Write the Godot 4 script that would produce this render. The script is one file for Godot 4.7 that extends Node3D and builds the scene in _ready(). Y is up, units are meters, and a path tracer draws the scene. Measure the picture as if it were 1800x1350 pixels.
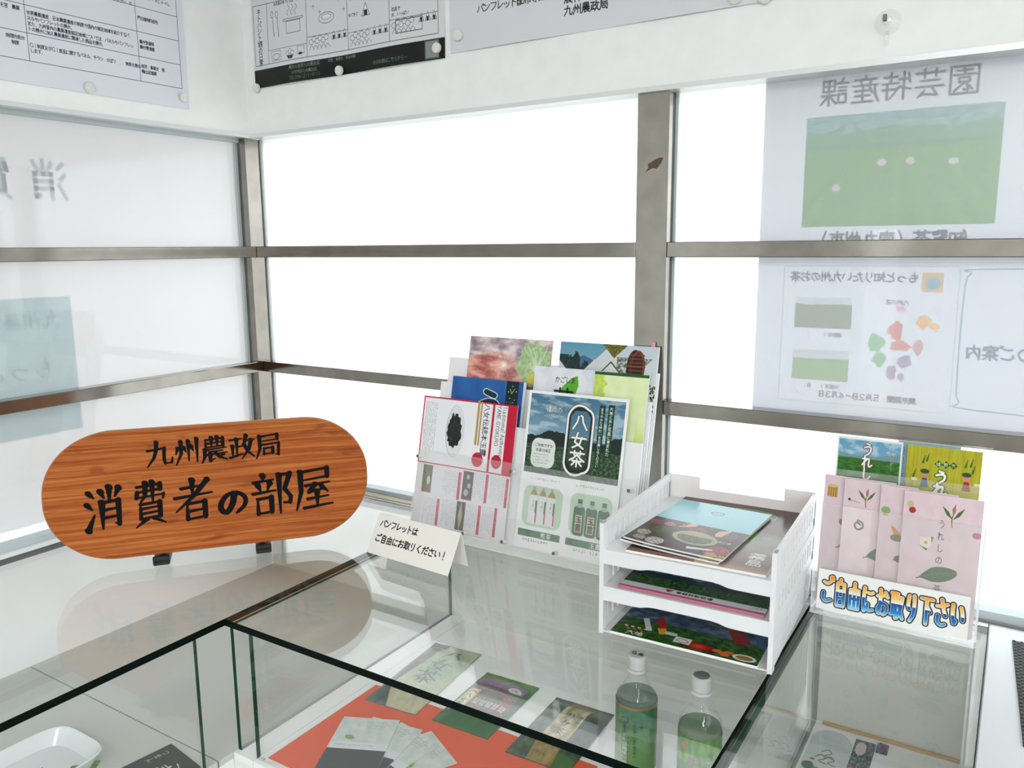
extends Node3D
# Corner of an office lobby: frosted steel-framed windows, an L-shaped glass display case,
# a carved wooden name board, tea pamphlets in racks and trays. Metres, y up, camera over x = z = 0.

const XL := -1.69      # face of the left window frame
const ZB := -1.437     # face of the back window frame
const TOP := 0.90      # top of the display case glass
const BASE := 0.66     # floor inside the display case

var M := {}            # materials
var taken := {}        # names in use
var nz := FastNoiseLite.new()
var rng := RandomNumberGenerator.new()

func _ready() -> void:
	rng.seed = 7
	nz.seed = 3
	nz.frequency = 1.0
	nz.fractal_octaves = 4
	setup_camera_and_light()
	make_materials()
	build_room()
	build_windows()
	build_display_cases()
	build_wall_papers()
	build_outside_posters()
	build_sign()
	build_rack()
	build_card()
	build_tray()
	build_holder()
	build_case_contents()
	build_small_things()

func setup_camera_and_light() -> void:
	var cam := Camera3D.new()
	cam.name = "camera"
	cam.fov = 50.94
	cam.near = 0.02
	cam.far = 200.0
	cam.transform = Transform3D(Basis(Vector3(0.84560, -0.00806, -0.53376), Vector3(-0.08262, 0.98586, -0.14579), Vector3(0.52738, 0.16738, 0.83298)).orthonormalized(), Vector3(0, 1.5, 0))
	add_child(cam)
	cam.current = true
	var env := Environment.new()
	env.background_mode = Environment.BG_SKY
	var sky := Sky.new()
	var sm := ProceduralSkyMaterial.new()       # even overcast daylight
	sm.sky_top_color = Color(0.97, 0.985, 1.0)
	sm.sky_horizon_color = Color(0.96, 0.98, 1.0)
	sm.ground_horizon_color = Color(0.80, 0.81, 0.82)
	sm.ground_bottom_color = Color(0.74, 0.75, 0.76)
	sm.sky_energy_multiplier = 2.0
	sm.ground_energy_multiplier = 1.7
	sky.sky_material = sm
	env.sky = sky
	env.tonemap_mode = Environment.TONE_MAPPER_LINEAR
	env.tonemap_exposure = 0.93
	env.sdfgi_enabled = true
	env.ssao_enabled = true
	env.ssil_enabled = true
	var we := WorldEnvironment.new()
	we.name = "world_environment"
	we.environment = env
	add_child(we)

# ------------------------------------------------------------------ materials

func mat(col: Color, rough := 0.6, metal := 0.0, spec := 0.5) -> StandardMaterial3D:
	var m := StandardMaterial3D.new()
	m.albedo_color = col
	m.roughness = rough
	m.metallic = metal
	m.metallic_specular = spec
	return m

func clear(col: Color, a: float, rough := 0.02) -> StandardMaterial3D:
	var m := mat(Color(col.r, col.g, col.b, a), rough)
	m.transparency = BaseMaterial3D.TRANSPARENCY_ALPHA
	return m

func printed(tex: Texture2D, rough := 0.45, back := 0.0) -> StandardMaterial3D:
	var m := mat(Color.WHITE, rough, 0.0, 0.4)
	m.albedo_texture = tex
	m.texture_repeat = false
	if back > 0.0:
		m.backlight_enabled = true
		m.backlight = Color(back, back, back)
	return m

func make_materials() -> void:
	M.wall = mat(Color(0.93, 0.935, 0.93), 0.55)
	var spk := NoiseTexture2D.new()
	spk.width = 256
	spk.height = 256
	spk.seamless = true
	var n2 := FastNoiseLite.new()
	n2.seed = 11
	n2.frequency = 0.03
	n2.fractal_octaves = 4
	spk.noise = n2
	var gr := Gradient.new()
	gr.set_color(0, Color(0.95, 0.955, 0.95))
	gr.set_color(1, Color(0.97, 0.975, 0.97))
	spk.color_ramp = gr
	M.wall.albedo_texture = spk
	M.wall.albedo_color = Color.WHITE
	M.wall.uv1_triplanar = true
	M.wall.uv1_world_triplanar = true
	M.wall.uv1_scale = Vector3(2, 2, 2)
	M.ceiling = mat(Color(0.90, 0.90, 0.89), 0.9)
	M.floor = mat(Color(0.45, 0.43, 0.41), 0.5)
	M.far_wall = mat(Color(0.90, 0.89, 0.87), 0.8)
	M.cabinet = mat(Color(0.90, 0.91, 0.90), 0.4)
	M.shaded_lining = mat(Color(0.79, 0.81, 0.77), 0.6)  # case panels that get less light, shade put into a greyer colour
	M.counter = mat(Color(0.83, 0.85, 0.855), 0.45)
	M.lit_lining = mat(Color(0.96, 0.97, 0.965), 0.6)  # same lining on the better lit panel, brightness put into the colour
	M.grey_board = mat(Color(0.76, 0.77, 0.74), 0.55)
	M.board = mat(Color(0.93, 0.935, 0.925), 0.55)
	M.seam = mat(Color(0.36, 0.32, 0.28), 0.8)
	# brushed steel with faint drawn scratches and blotches
	var st := NoiseTexture2D.new()
	st.width = 256
	st.height = 256
	st.seamless = true
	var n3 := FastNoiseLite.new()
	n3.seed = 5
	n3.frequency = 0.02
	n3.fractal_octaves = 5
	st.noise = n3
	var g3 := Gradient.new()
	g3.set_color(0, Color(0.535, 0.52, 0.49))
	g3.set_color(1, Color(0.60, 0.585, 0.555))
	st.color_ramp = g3
	M.steel = mat(Color.WHITE, 0.13, 1.0)
	M.steel.albedo_texture = st
	M.steel.uv1_triplanar = true
	M.steel.uv1_world_triplanar = true
	M.steel.uv1_scale = Vector3(3, 3, 3)
	M.gasket = mat(Color(0.70, 0.74, 0.75), 0.6)
	M.aluminium = mat(Color(0.88, 0.89, 0.89), 0.35, 0.4)
	M.glass = clear(Color(0.40, 0.60, 0.46), 0.02)
	M.glass.metallic_specular = 0.44
	M.pane = clear(Color(0.9, 0.95, 0.94), 0.03)
	M.glass_edge = mat(Color(0.012, 0.06, 0.045), 0.55, 0.0, 0.2)
	M.glass_edge_light = mat(Color(0.08, 0.24, 0.18), 0.5, 0.0, 0.2)
	M.film = mat(Color(0.97, 0.97, 0.97), 0.9, 0.0, 0.2)
	M.film.transparency = BaseMaterial3D.TRANSPARENCY_ALPHA      # a hazy frosting: part of the light goes straight through
	M.film.albedo_color.a = 0.70
	M.film.backlight_enabled = true
	M.film.backlight = Color(1, 1, 1)
	M.acrylic = clear(Color(0.95, 0.96, 0.96), 0.06)
	M.acrylic_edge = clear(Color(0.93, 0.95, 0.95), 0.55, 0.12)
	M.paper = mat(Color(0.92, 0.92, 0.91), 0.7)
	M.paper_back = mat(Color(0.93, 0.93, 0.93), 0.9)
	M.paper_back.backlight_enabled = true
	M.paper_back.backlight = Color(1, 1, 1)
	M.white_plastic = mat(Color(0.90, 0.90, 0.90), 0.35)
	M.white_plastic.subsurf_scatter_enabled = true
	M.white_plastic.subsurf_scatter_strength = 0.1
	M.black = mat(Color(0.03, 0.03, 0.03), 0.5)
	M.magnet = mat(Color(0.90, 0.90, 0.86), 0.35)
	M.dome = clear(Color(0.9, 0.93, 0.93), 0.12, 0.03)
	M.pin_metal = mat(Color(0.45, 0.45, 0.45), 0.3, 0.9)

# ------------------------------------------------------------------ nodes and tags

func numbered(called: String) -> String:
	if not taken.has(called):
		taken[called] = 0
		return called
	taken[called] += 1
	return "%s_%03d" % [called, taken[called]]

func thing(called: String, label: String, category: String, xf := Transform3D(), group := "") -> Node3D:
	var o := Node3D.new()
	o.name = numbered(called)
	add_child(o)
	o.transform = xf
	tag(o, label, category, group)
	return o

func tag(o: Node, label: String, category: String, group := "") -> void:
	o.set_meta("label", label)
	o.set_meta("category", category)
	if group != "":
		o.set_meta("group", group)

func part(called: String, mesh: Mesh, m: Material, parent: Node, xf := Transform3D()) -> MeshInstance3D:
	var o := MeshInstance3D.new()
	o.name = numbered(called) if parent == self else called
	o.mesh = mesh
	if m:
		o.material_override = m
	o.transform = xf
	parent.add_child(o, true)
	return o

func single(called: String, mesh: Mesh, m: Material, label: String, category: String, xf := Transform3D(), group := "") -> MeshInstance3D:
	var o := part(called, mesh, m, self, xf)
	tag(o, label, category, group)
	return o

func struct(called: String, label: String, xf := Transform3D()) -> Node3D:
	var o := Node3D.new()
	o.name = called
	add_child(o)
	o.transform = xf
	o.set_meta("kind", "structure")
	o.set_meta("label", label)
	return o

func struct_box(called: String, label: String, lo: Vector3, hi: Vector3, m: Material) -> MeshInstance3D:
	var o := part(called, box(hi - lo), m, self, Transform3D(Basis(), (lo + hi) / 2))
	o.name = called
	o.set_meta("kind", "structure")
	o.set_meta("label", label)
	return o

func at(p: Vector3) -> Transform3D:
	return Transform3D(Basis(), p)

# a frame for a sheet that stands: x to the right, y up the sheet, z out of its face
func leaned(p: Vector3, yaw: float, lean: float) -> Transform3D:
	var a := deg_to_rad(yaw)
	var l := deg_to_rad(lean)
	var u := Vector3(cos(a), 0, -sin(a))
	var n := Vector3(sin(a), 0, cos(a))
	var up := Vector3(0, cos(l), 0) - n * sin(l)
	return Transform3D(Basis(u, up, u.cross(up)), p)

# a frame for a sheet that lies: x to the right, y away from the viewer, z up
func lying(p: Vector3, yaw: float) -> Transform3D:
	return leaned(p, yaw, 90.0)

# ------------------------------------------------------------------ meshes

func begin_st() -> SurfaceTool:
	var st := SurfaceTool.new()
	st.begin(Mesh.PRIMITIVE_TRIANGLES)
	return st

func vert(st: SurfaceTool, p: Vector3, n: Vector3, uv: Vector2) -> void:
	st.set_normal(n)
	st.set_uv(uv)
	st.add_vertex(p)

func tri(st: SurfaceTool, a: Vector3, b: Vector3, c: Vector3, n: Vector3) -> void:
	if (b - a).cross(c - a).dot(n) > 0:
		var t := b
		b = c
		c = t
	vert(st, a, n, Vector2.ZERO)
	vert(st, b, n, Vector2.ZERO)
	vert(st, c, n, Vector2.ZERO)

func quad(st: SurfaceTool, a: Vector3, b: Vector3, c: Vector3, d: Vector3, n: Vector3, u := [Vector2(0, 1), Vector2(1, 1), Vector2(1, 0), Vector2(0, 0)]) -> void:
	var p := [a, b, c, d]
	var order := [0, 1, 2, 0, 2, 3]
	if (b - a).cross(c - a).dot(n) > 0:
		order = [0, 2, 1, 0, 3, 2]
	for i in order:
		vert(st, p[i], n, u[i])

func st_box(st: SurfaceTool, lo: Vector3, hi: Vector3, only := -1) -> void:
	for f in 6:
		if only >= 0 and f != only:
			continue
		var ax := f >> 1
		var s := 1.0 if f % 2 == 0 else -1.0
		var n := Vector3.ZERO
		n[ax] = s
		var u := (ax + 1) % 3
		var v := (ax + 2) % 3
		var pts := []
		for k in [[0, 0], [1, 0], [1, 1], [0, 1]]:
			var p := Vector3.ZERO
			p[ax] = hi[ax] if s > 0 else lo[ax]
			p[u] = hi[u] if k[0] else lo[u]
			p[v] = hi[v] if k[1] else lo[v]
			pts.append(p)
		quad(st, pts[0], pts[1], pts[2], pts[3], n)

func box(s: Vector3) -> ArrayMesh:
	var st := begin_st()
	st_box(st, -s / 2, s / 2)
	return st.commit()

# boxes of one part, [[lo, hi], ...]
func boxes(list: Array) -> ArrayMesh:
	var st := begin_st()
	for b in list:
		st_box(st, b[0], b[1])
	return st.commit()

# a box whose faces +x -x +y -y +z -z wear the materials given
func faced_box(s: Vector3, mats: Array) -> ArrayMesh:
	var mesh := ArrayMesh.new()
	var done := []
	for f in 6:
		if mats[f] in done:
			continue
		done.append(mats[f])
		var st := begin_st()
		for g in 6:
			if mats[g] == mats[f]:
				st_box(st, -s / 2, s / 2, g)
		st.set_material(mats[f])
		st.commit(mesh)
	return mesh

func slab(s: Vector3, axis: int, face: Material, edge: Material) -> ArrayMesh:
	var mats := [edge, edge, edge, edge, edge, edge]
	mats[axis * 2] = face
	mats[axis * 2 + 1] = face
	return faced_box(s, mats)

func slab_at(called: String, lo: Vector3, hi: Vector3, axis: int, face: Material, edge: Material, parent: Node) -> MeshInstance3D:
	return part(called, slab(hi - lo, axis, face, edge), null, parent, at((lo + hi) / 2))

func box_at(called: String, lo: Vector3, hi: Vector3, m: Material, parent: Node, bevel := 0.0) -> MeshInstance3D:
	var s := hi - lo
	return part(called, chamfered(s, bevel) if bevel > 0 else box(s), m, parent, at((lo + hi) / 2))

# box with chamfered edges
func chamfered(s: Vector3, b: float) -> ArrayMesh:
	var st := begin_st()
	var h := s / 2
	var c := func(sx: float, sy: float, sz: float, ax: int) -> Vector3:
		var p := Vector3(sx * (h.x - b), sy * (h.y - b), sz * (h.z - b))
		p[ax] = Vector3(sx, sy, sz)[ax] * h[ax]
		return p
	for ax in 3:
		var u := (ax + 1) % 3
		var v := (ax + 2) % 3
		for sg in [-1.0, 1.0]:
			var n := Vector3.ZERO
			n[ax] = sg
			var ring := []
			for k in [[-1, -1], [1, -1], [1, 1], [-1, 1]]:
				var q := Vector3.ZERO
				q[ax] = sg
				q[u] = k[0]
				q[v] = k[1]
				ring.append(c.call(q.x, q.y, q.z, ax))
			quad(st, ring[0], ring[1], ring[2], ring[3], n)
		for s1 in [-1.0, 1.0]:
			for s2 in [-1.0, 1.0]:
				var e := []
				for w in [[-1.0, u], [-1.0, v], [1.0, v], [1.0, u]]:
					var q := Vector3.ZERO
					q[ax] = w[0]
					q[u] = s1
					q[v] = s2
					e.append(c.call(q.x, q.y, q.z, w[1]))
				var n2 := Vector3.ZERO
				n2[u] = s1
				n2[v] = s2
				quad(st, e[0], e[1], e[2], e[3], n2.normalized())
	for sx in [-1.0, 1.0]:
		for sy in [-1.0, 1.0]:
			for sz in [-1.0, 1.0]:
				tri(st, c.call(sx, sy, sz, 0), c.call(sx, sy, sz, 1), c.call(sx, sy, sz, 2), Vector3(sx, sy, sz).normalized())
	return st.commit()

# a sheet in its own frame: x from -w/2 to w/2, y from 0 to h, front face at z = t (+ bend)
func sheet(w: float, h: float, t: float, front: Material, rest: Material, bend: Variant = null, nx := 1, ny := 1) -> ArrayMesh:
	var mesh := ArrayMesh.new()
	var zf := func(u: float, v: float) -> float:
		return bend.call(u, v) if bend != null else 0.0
	var pos := func(u: float, v: float, z: float) -> Vector3:
		return Vector3((u - 0.5) * w, v * h, z + zf.call(u, v))
	var nor := func(u: float, v: float) -> Vector3:
		if bend == null:
			return Vector3(0, 0, 1)
		var e := 0.01
		return Vector3(-(zf.call(u + e, v) - zf.call(u - e, v)) / (2 * e * w), -(zf.call(u, v + e) - zf.call(u, v - e)) / (2 * e * h), 1).normalized()
	for side in 2:
		var st := begin_st()
		for i in nx:
			for j in ny:
				var us := [float(i) / nx, float(i + 1) / nx]
				var vs := [float(j) / ny, float(j + 1) / ny]
				var idx := [[0, 0], [1, 0], [1, 1], [0, 0], [1, 1], [0, 1]]
				if side == 0:
					idx = [[0, 0], [1, 1], [1, 0], [0, 0], [0, 1], [1, 1]]
				for k in idx:
					var u: float = us[k[0]]
					var v: float = vs[k[1]]
					var n: Vector3 = nor.call(u, v)
					vert(st, pos.call(u, v, t if side == 0 else 0.0), n if side == 0 else -n, Vector2(u, 1 - v))
		if side == 1:
			for i in nx:
				var a := float(i) / nx
				var b := float(i + 1) / nx
				quad(st, pos.call(a, 0, 0), pos.call(b, 0, 0), pos.call(b, 0, t), pos.call(a, 0, t), Vector3(0, -1, 0))
				quad(st, pos.call(a, 1, 0), pos.call(b, 1, 0), pos.call(b, 1, t), pos.call(a, 1, t), Vector3(0, 1, 0))
			for j in ny:
				var a := float(j) / ny
				var b := float(j + 1) / ny
				quad(st, pos.call(0, a, 0), pos.call(0, b, 0), pos.call(0, b, t), pos.call(0, a, t), Vector3(-1, 0, 0))
				quad(st, pos.call(1, a, 0), pos.call(1, b, 0), pos.call(1, b, t), pos.call(1, a, t), Vector3(1, 0, 0))
		st.set_material(front if side == 0 else rest)
		st.commit(mesh)
	return mesh

# turned shape round the y axis; profile of (radius, height) from bottom to top
func lathe(profile: Array, seg := 32, material: Material = null, mesh: ArrayMesh = null) -> ArrayMesh:
	var st := begin_st()
	var total := 0.0
	for i in profile.size() - 1:
		total += (profile[i + 1] - profile[i]).length()
	var run := 0.0
	for i in profile.size() - 1:
		var p: Vector2 = profile[i]
		var q: Vector2 = profile[i + 1]
		var d := (q - p)
		var n := Vector2(d.y, -d.x).normalized()
		var v0 := 1.0 - run / total
		run += d.length()
		var v1 := 1.0 - run / total
		for k in seg:
			var a := TAU * k / seg
			var b := TAU * (k + 1) / seg
			var ca := Vector3(cos(a), 0, -sin(a))
			var cb := Vector3(cos(b), 0, -sin(b))
			var na := ca * n.x + Vector3.UP * n.y
			var nb := cb * n.x + Vector3.UP * n.y
			var A := ca * p.x + Vector3.UP * p.y
			var B := cb * p.x + Vector3.UP * p.y
			var Cc := cb * q.x + Vector3.UP * q.y
			var D := ca * q.x + Vector3.UP * q.y
			var ua := float(k) / seg
			var ub := float(k + 1) / seg
			for w in [[A, na, ua, v0], [Cc, nb, ub, v1], [B, nb, ub, v0], [A, na, ua, v0], [D, na, ua, v1], [Cc, nb, ub, v1]]:
				vert(st, w[0], w[1], Vector2(w[2], w[3]))
	if material:
		st.set_material(material)
	return st.commit(mesh) if mesh else st.commit()

func tube(pts: Array, r: float, seg := 8) -> ArrayMesh:
	var st := begin_st()
	var rings := []
	for i in pts.size():
		var d: Vector3 = (pts[min(i + 1, pts.size() - 1)] - pts[max(i - 1, 0)]).normalized()
		var s := d.cross(Vector3.UP if absf(d.y) < 0.9 else Vector3.RIGHT).normalized()
		var t := s.cross(d)
		var ring := []
		for k in seg:
			var a := TAU * k / seg
			ring.append([pts[i] + (s * cos(a) + t * sin(a)) * r, s * cos(a) + t * sin(a)])
		rings.append(ring)
	for i in pts.size() - 1:
		for k in seg:
			var k2 := (k + 1) % seg
			var a = rings[i][k]
			var b = rings[i][k2]
			var c = rings[i + 1][k2]
			var d = rings[i + 1][k]
			var flip: bool = (b[0] - a[0]).cross(c[0] - a[0]).dot(a[1]) > 0
			for w in ([a, c, b, a, d, c] if flip else [a, b, c, a, c, d]):
				vert(st, w[0], w[1], Vector2.ZERO)
	for e in [0, pts.size() - 1]:
		var n: Vector3 = (pts[0] - pts[1]).normalized() if e == 0 else (pts[e] - pts[e - 1]).normalized()
		for k in seg:
			tri(st, pts[e], rings[e][k][0], rings[e][(k + 1) % seg][0], n)
	return st.commit()

# an outline (x, y) with thickness: front face at z = t with a chamfer, planar uv over the given rectangle
func extruded(outline: PackedVector2Array, t: float, chamfer: float, uv_rect: Rect2, front: Material, side: Material) -> ArrayMesh:
	var mesh := ArrayMesh.new()
	var inner := outline
	if chamfer > 0:
		var shrunk := Geometry2D.offset_polygon(outline, -chamfer, Geometry2D.JOIN_ROUND)
		inner = PackedVector2Array()
		for p in outline:              # nearest point of the shrunk outline keeps the count equal
			var best := Vector2.ZERO
			var bd := 1e9
			var s: PackedVector2Array = shrunk[0]
			for i in s.size():
				var c := Geometry2D.get_closest_point_to_segment(p, s[i], s[(i + 1) % s.size()])
				if c.distance_squared_to(p) < bd:
					bd = c.distance_squared_to(p)
					best = c
			inner.append(best)
	var idx := Geometry2D.triangulate_polygon(inner)
	var st := begin_st()
	var st2 := begin_st()
	for i in range(0, idx.size(), 3):
		var p := [inner[idx[i]], inner[idx[i + 1]], inner[idx[i + 2]]]
		if (p[1] - p[0]).cross(p[2] - p[0]) > 0:
			p = [p[0], p[2], p[1]]
		for q in p:
			vert(st, Vector3(q.x, q.y, t), Vector3(0, 0, 1), Vector2((q.x - uv_rect.position.x) / uv_rect.size.x, 1 - (q.y - uv_rect.position.y) / uv_rect.size.y))
		for q in [p[0], p[2], p[1]]:
			vert(st2, Vector3(q.x, q.y, 0), Vector3(0, 0, -1), Vector2.ZERO)
	var area := 0.0
	for i in outline.size():
		area += outline[i].cross(outline[(i + 1) % outline.size()])
	for i in outline.size():
		var j := (i + 1) % outline.size()
		var e := outline[j] - outline[i]
		var n := Vector2(e.y, -e.x).normalized() * signf(area)
		var n3 := Vector3(n.x, n.y, 0)
		quad(st2, Vector3(outline[i].x, outline[i].y, 0), Vector3(outline[j].x, outline[j].y, 0), Vector3(outline[j].x, outline[j].y, t - chamfer), Vector3(outline[i].x, outline[i].y, t - chamfer), n3)
		if chamfer > 0:
			quad(st2, Vector3(outline[i].x, outline[i].y, t - chamfer), Vector3(outline[j].x, outline[j].y, t - chamfer), Vector3(inner[j].x, inner[j].y, t), Vector3(inner[i].x, inner[i].y, t), (n3 + Vector3(0, 0, 1)).normalized())
	st.set_material(front)
	st.commit(mesh)
	st2.set_material(side)
	st2.commit(mesh)
	return mesh

func rounded(w: float, h: float, rx: float, ry: float, n := 12) -> PackedVector2Array:
	var o := PackedVector2Array()
	for c in [[w / 2 - rx, h - ry, 0.0], [-w / 2 + rx, h - ry, 90.0], [-w / 2 + rx, ry, 180.0], [w / 2 - rx, ry, 270.0]]:
		for k in n + 1:
			var a := deg_to_rad(c[2] + 90.0 * k / n)
			o.append(Vector2(c[0] + rx * cos(a), c[1] + ry * sin(a)))
	return o

# ------------------------------------------------------------------ drawing of prints

const SS := 2.0
var im: Image
var tm := Transform2D.IDENTITY

func page(w: int, h: int, bg: Color) -> void:
	im = Image.create(int(w * SS), int(h * SS), false, Image.FORMAT_RGB8)
	im.fill(bg)
	tm = Transform2D.IDENTITY

func done(mirror := false, turn := 0) -> ImageTexture:
	im.resize(int(im.get_width() / SS), int(im.get_height() / SS), Image.INTERPOLATE_BILINEAR)
	if mirror:
		im.flip_x()
	if turn == 1:
		im.rotate_90(CLOCKWISE)
	return ImageTexture.create_from_image(im)

func fill(p: PackedVector2Array, c: Color) -> void:
	var q := PackedVector2Array()
	var lo := 1e9
	var hi := -1e9
	for v in p:
		var t := (tm * v) * SS
		q.append(t)
		lo = minf(lo, t.y)
		hi = maxf(hi, t.y)
	lo = maxf(lo, 0)
	hi = minf(hi, im.get_height())
	var n := q.size()
	for y in range(int(floor(lo)), int(ceil(hi)) + 1):
		var yc := y + 0.5
		var xs := []
		for i in n:
			var a := q[i]
			var b := q[(i + 1) % n]
			if (a.y <= yc) != (b.y <= yc):
				xs.append(a.x + (yc - a.y) / (b.y - a.y) * (b.x - a.x))
		xs.sort()
		for k in range(0, xs.size() - 1, 2):
			var x0 := int(round(xs[k]))
			var x1 := int(round(xs[k + 1]))
			if x1 > x0:
				im.fill_rect(Rect2i(x0, y, x1 - x0, 1), c)

func poly(list: Array, c: Color) -> void:
	var p := PackedVector2Array()
	for i in range(0, list.size(), 2):
		p.append(Vector2(list[i], list[i + 1]))
	fill(p, c)

func rect(x: float, y: float, w: float, h: float, c: Color) -> void:
	fill(PackedVector2Array([Vector2(x, y), Vector2(x + w, y), Vector2(x + w, y + h), Vector2(x, y + h)]), c)

func frame(x: float, y: float, w: float, h: float, lw: float, c: Color) -> void:
	rect(x, y, w, lw, c)
	rect(x, y + h - lw, w, lw, c)
	rect(x, y, lw, h, c)
	rect(x + w - lw, y, lw, h, c)

func oval(x: float, y: float, rx: float, ry: float, c: Color, turn := 0.0, n := 28) -> void:
	var p := PackedVector2Array()
	for k in n:
		p.append(Vector2(x, y) + Vector2(rx * cos(TAU * k / n), ry * sin(TAU * k / n)).rotated(turn))
	fill(p, c)

func line(a: Vector2, b: Vector2, w0: float, w1: float, c: Color) -> void:
	var d := (b - a)
	if d.length() > 0.001:
		var s := d.normalized().orthogonal()
		fill(PackedVector2Array([a + s * w0 / 2, b + s * w1 / 2, b - s * w1 / 2, a - s * w0 / 2]), c)
	if w0 > 1.2:
		oval(a.x, a.y, w0 / 2, w0 / 2, c, 0, 10)
	if w1 > 1.2:
		oval(b.x, b.y, w1 / 2, w1 / 2, c, 0, 10)

func path(p: PackedVector2Array, w: float, c: Color) -> void:
	for i in p.size() - 1:
		line(p[i], p[i + 1], w, w, c)

func smooth(p: PackedVector2Array) -> PackedVector2Array:
	if p.size() < 3:
		return p
	var o := PackedVector2Array()
	for i in p.size() - 1:
		for k in 4:
			o.append(p[i].cubic_interpolate(p[i + 1], p[max(i - 1, 0)], p[min(i + 2, p.size() - 1)], k / 4.0))
	o.append(p[p.size() - 1])
	return o

func curve(list: Array, w: float, c: Color) -> void:
	var p := PackedVector2Array()
	for i in range(0, list.size(), 2):
		p.append(Vector2(list[i], list[i + 1]))
	path(smooth(p), w, c)

# a small picture computed per point: f(u, v) gives a colour, v down
func picture(x: float, y: float, w: float, h: float, rw: int, rh: int, f: Callable) -> void:
	var s := Image.create(rw, rh, false, Image.FORMAT_RGB8)
	for j in rh:
		for i in rw:
			s.set_pixel(i, j, f.call((i + 0.5) / rw, (j + 0.5) / rh))
	s.resize(int(round(w * SS)), int(round(h * SS)), Image.INTERPOLATE_CUBIC)
	im.blit_rect(s, Rect2i(0, 0, s.get_width(), s.get_height()), Vector2i(int(round(x * SS)), int(round(y * SS))))

func nn(x: float, y: float) -> float:     # noise 0..1
	return clampf(nz.get_noise_2d(x, y) * 0.9 + 0.5, 0, 1)

# ------------------------------------------------------------------ letters, drawn stroke by stroke on a square of 100

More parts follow.
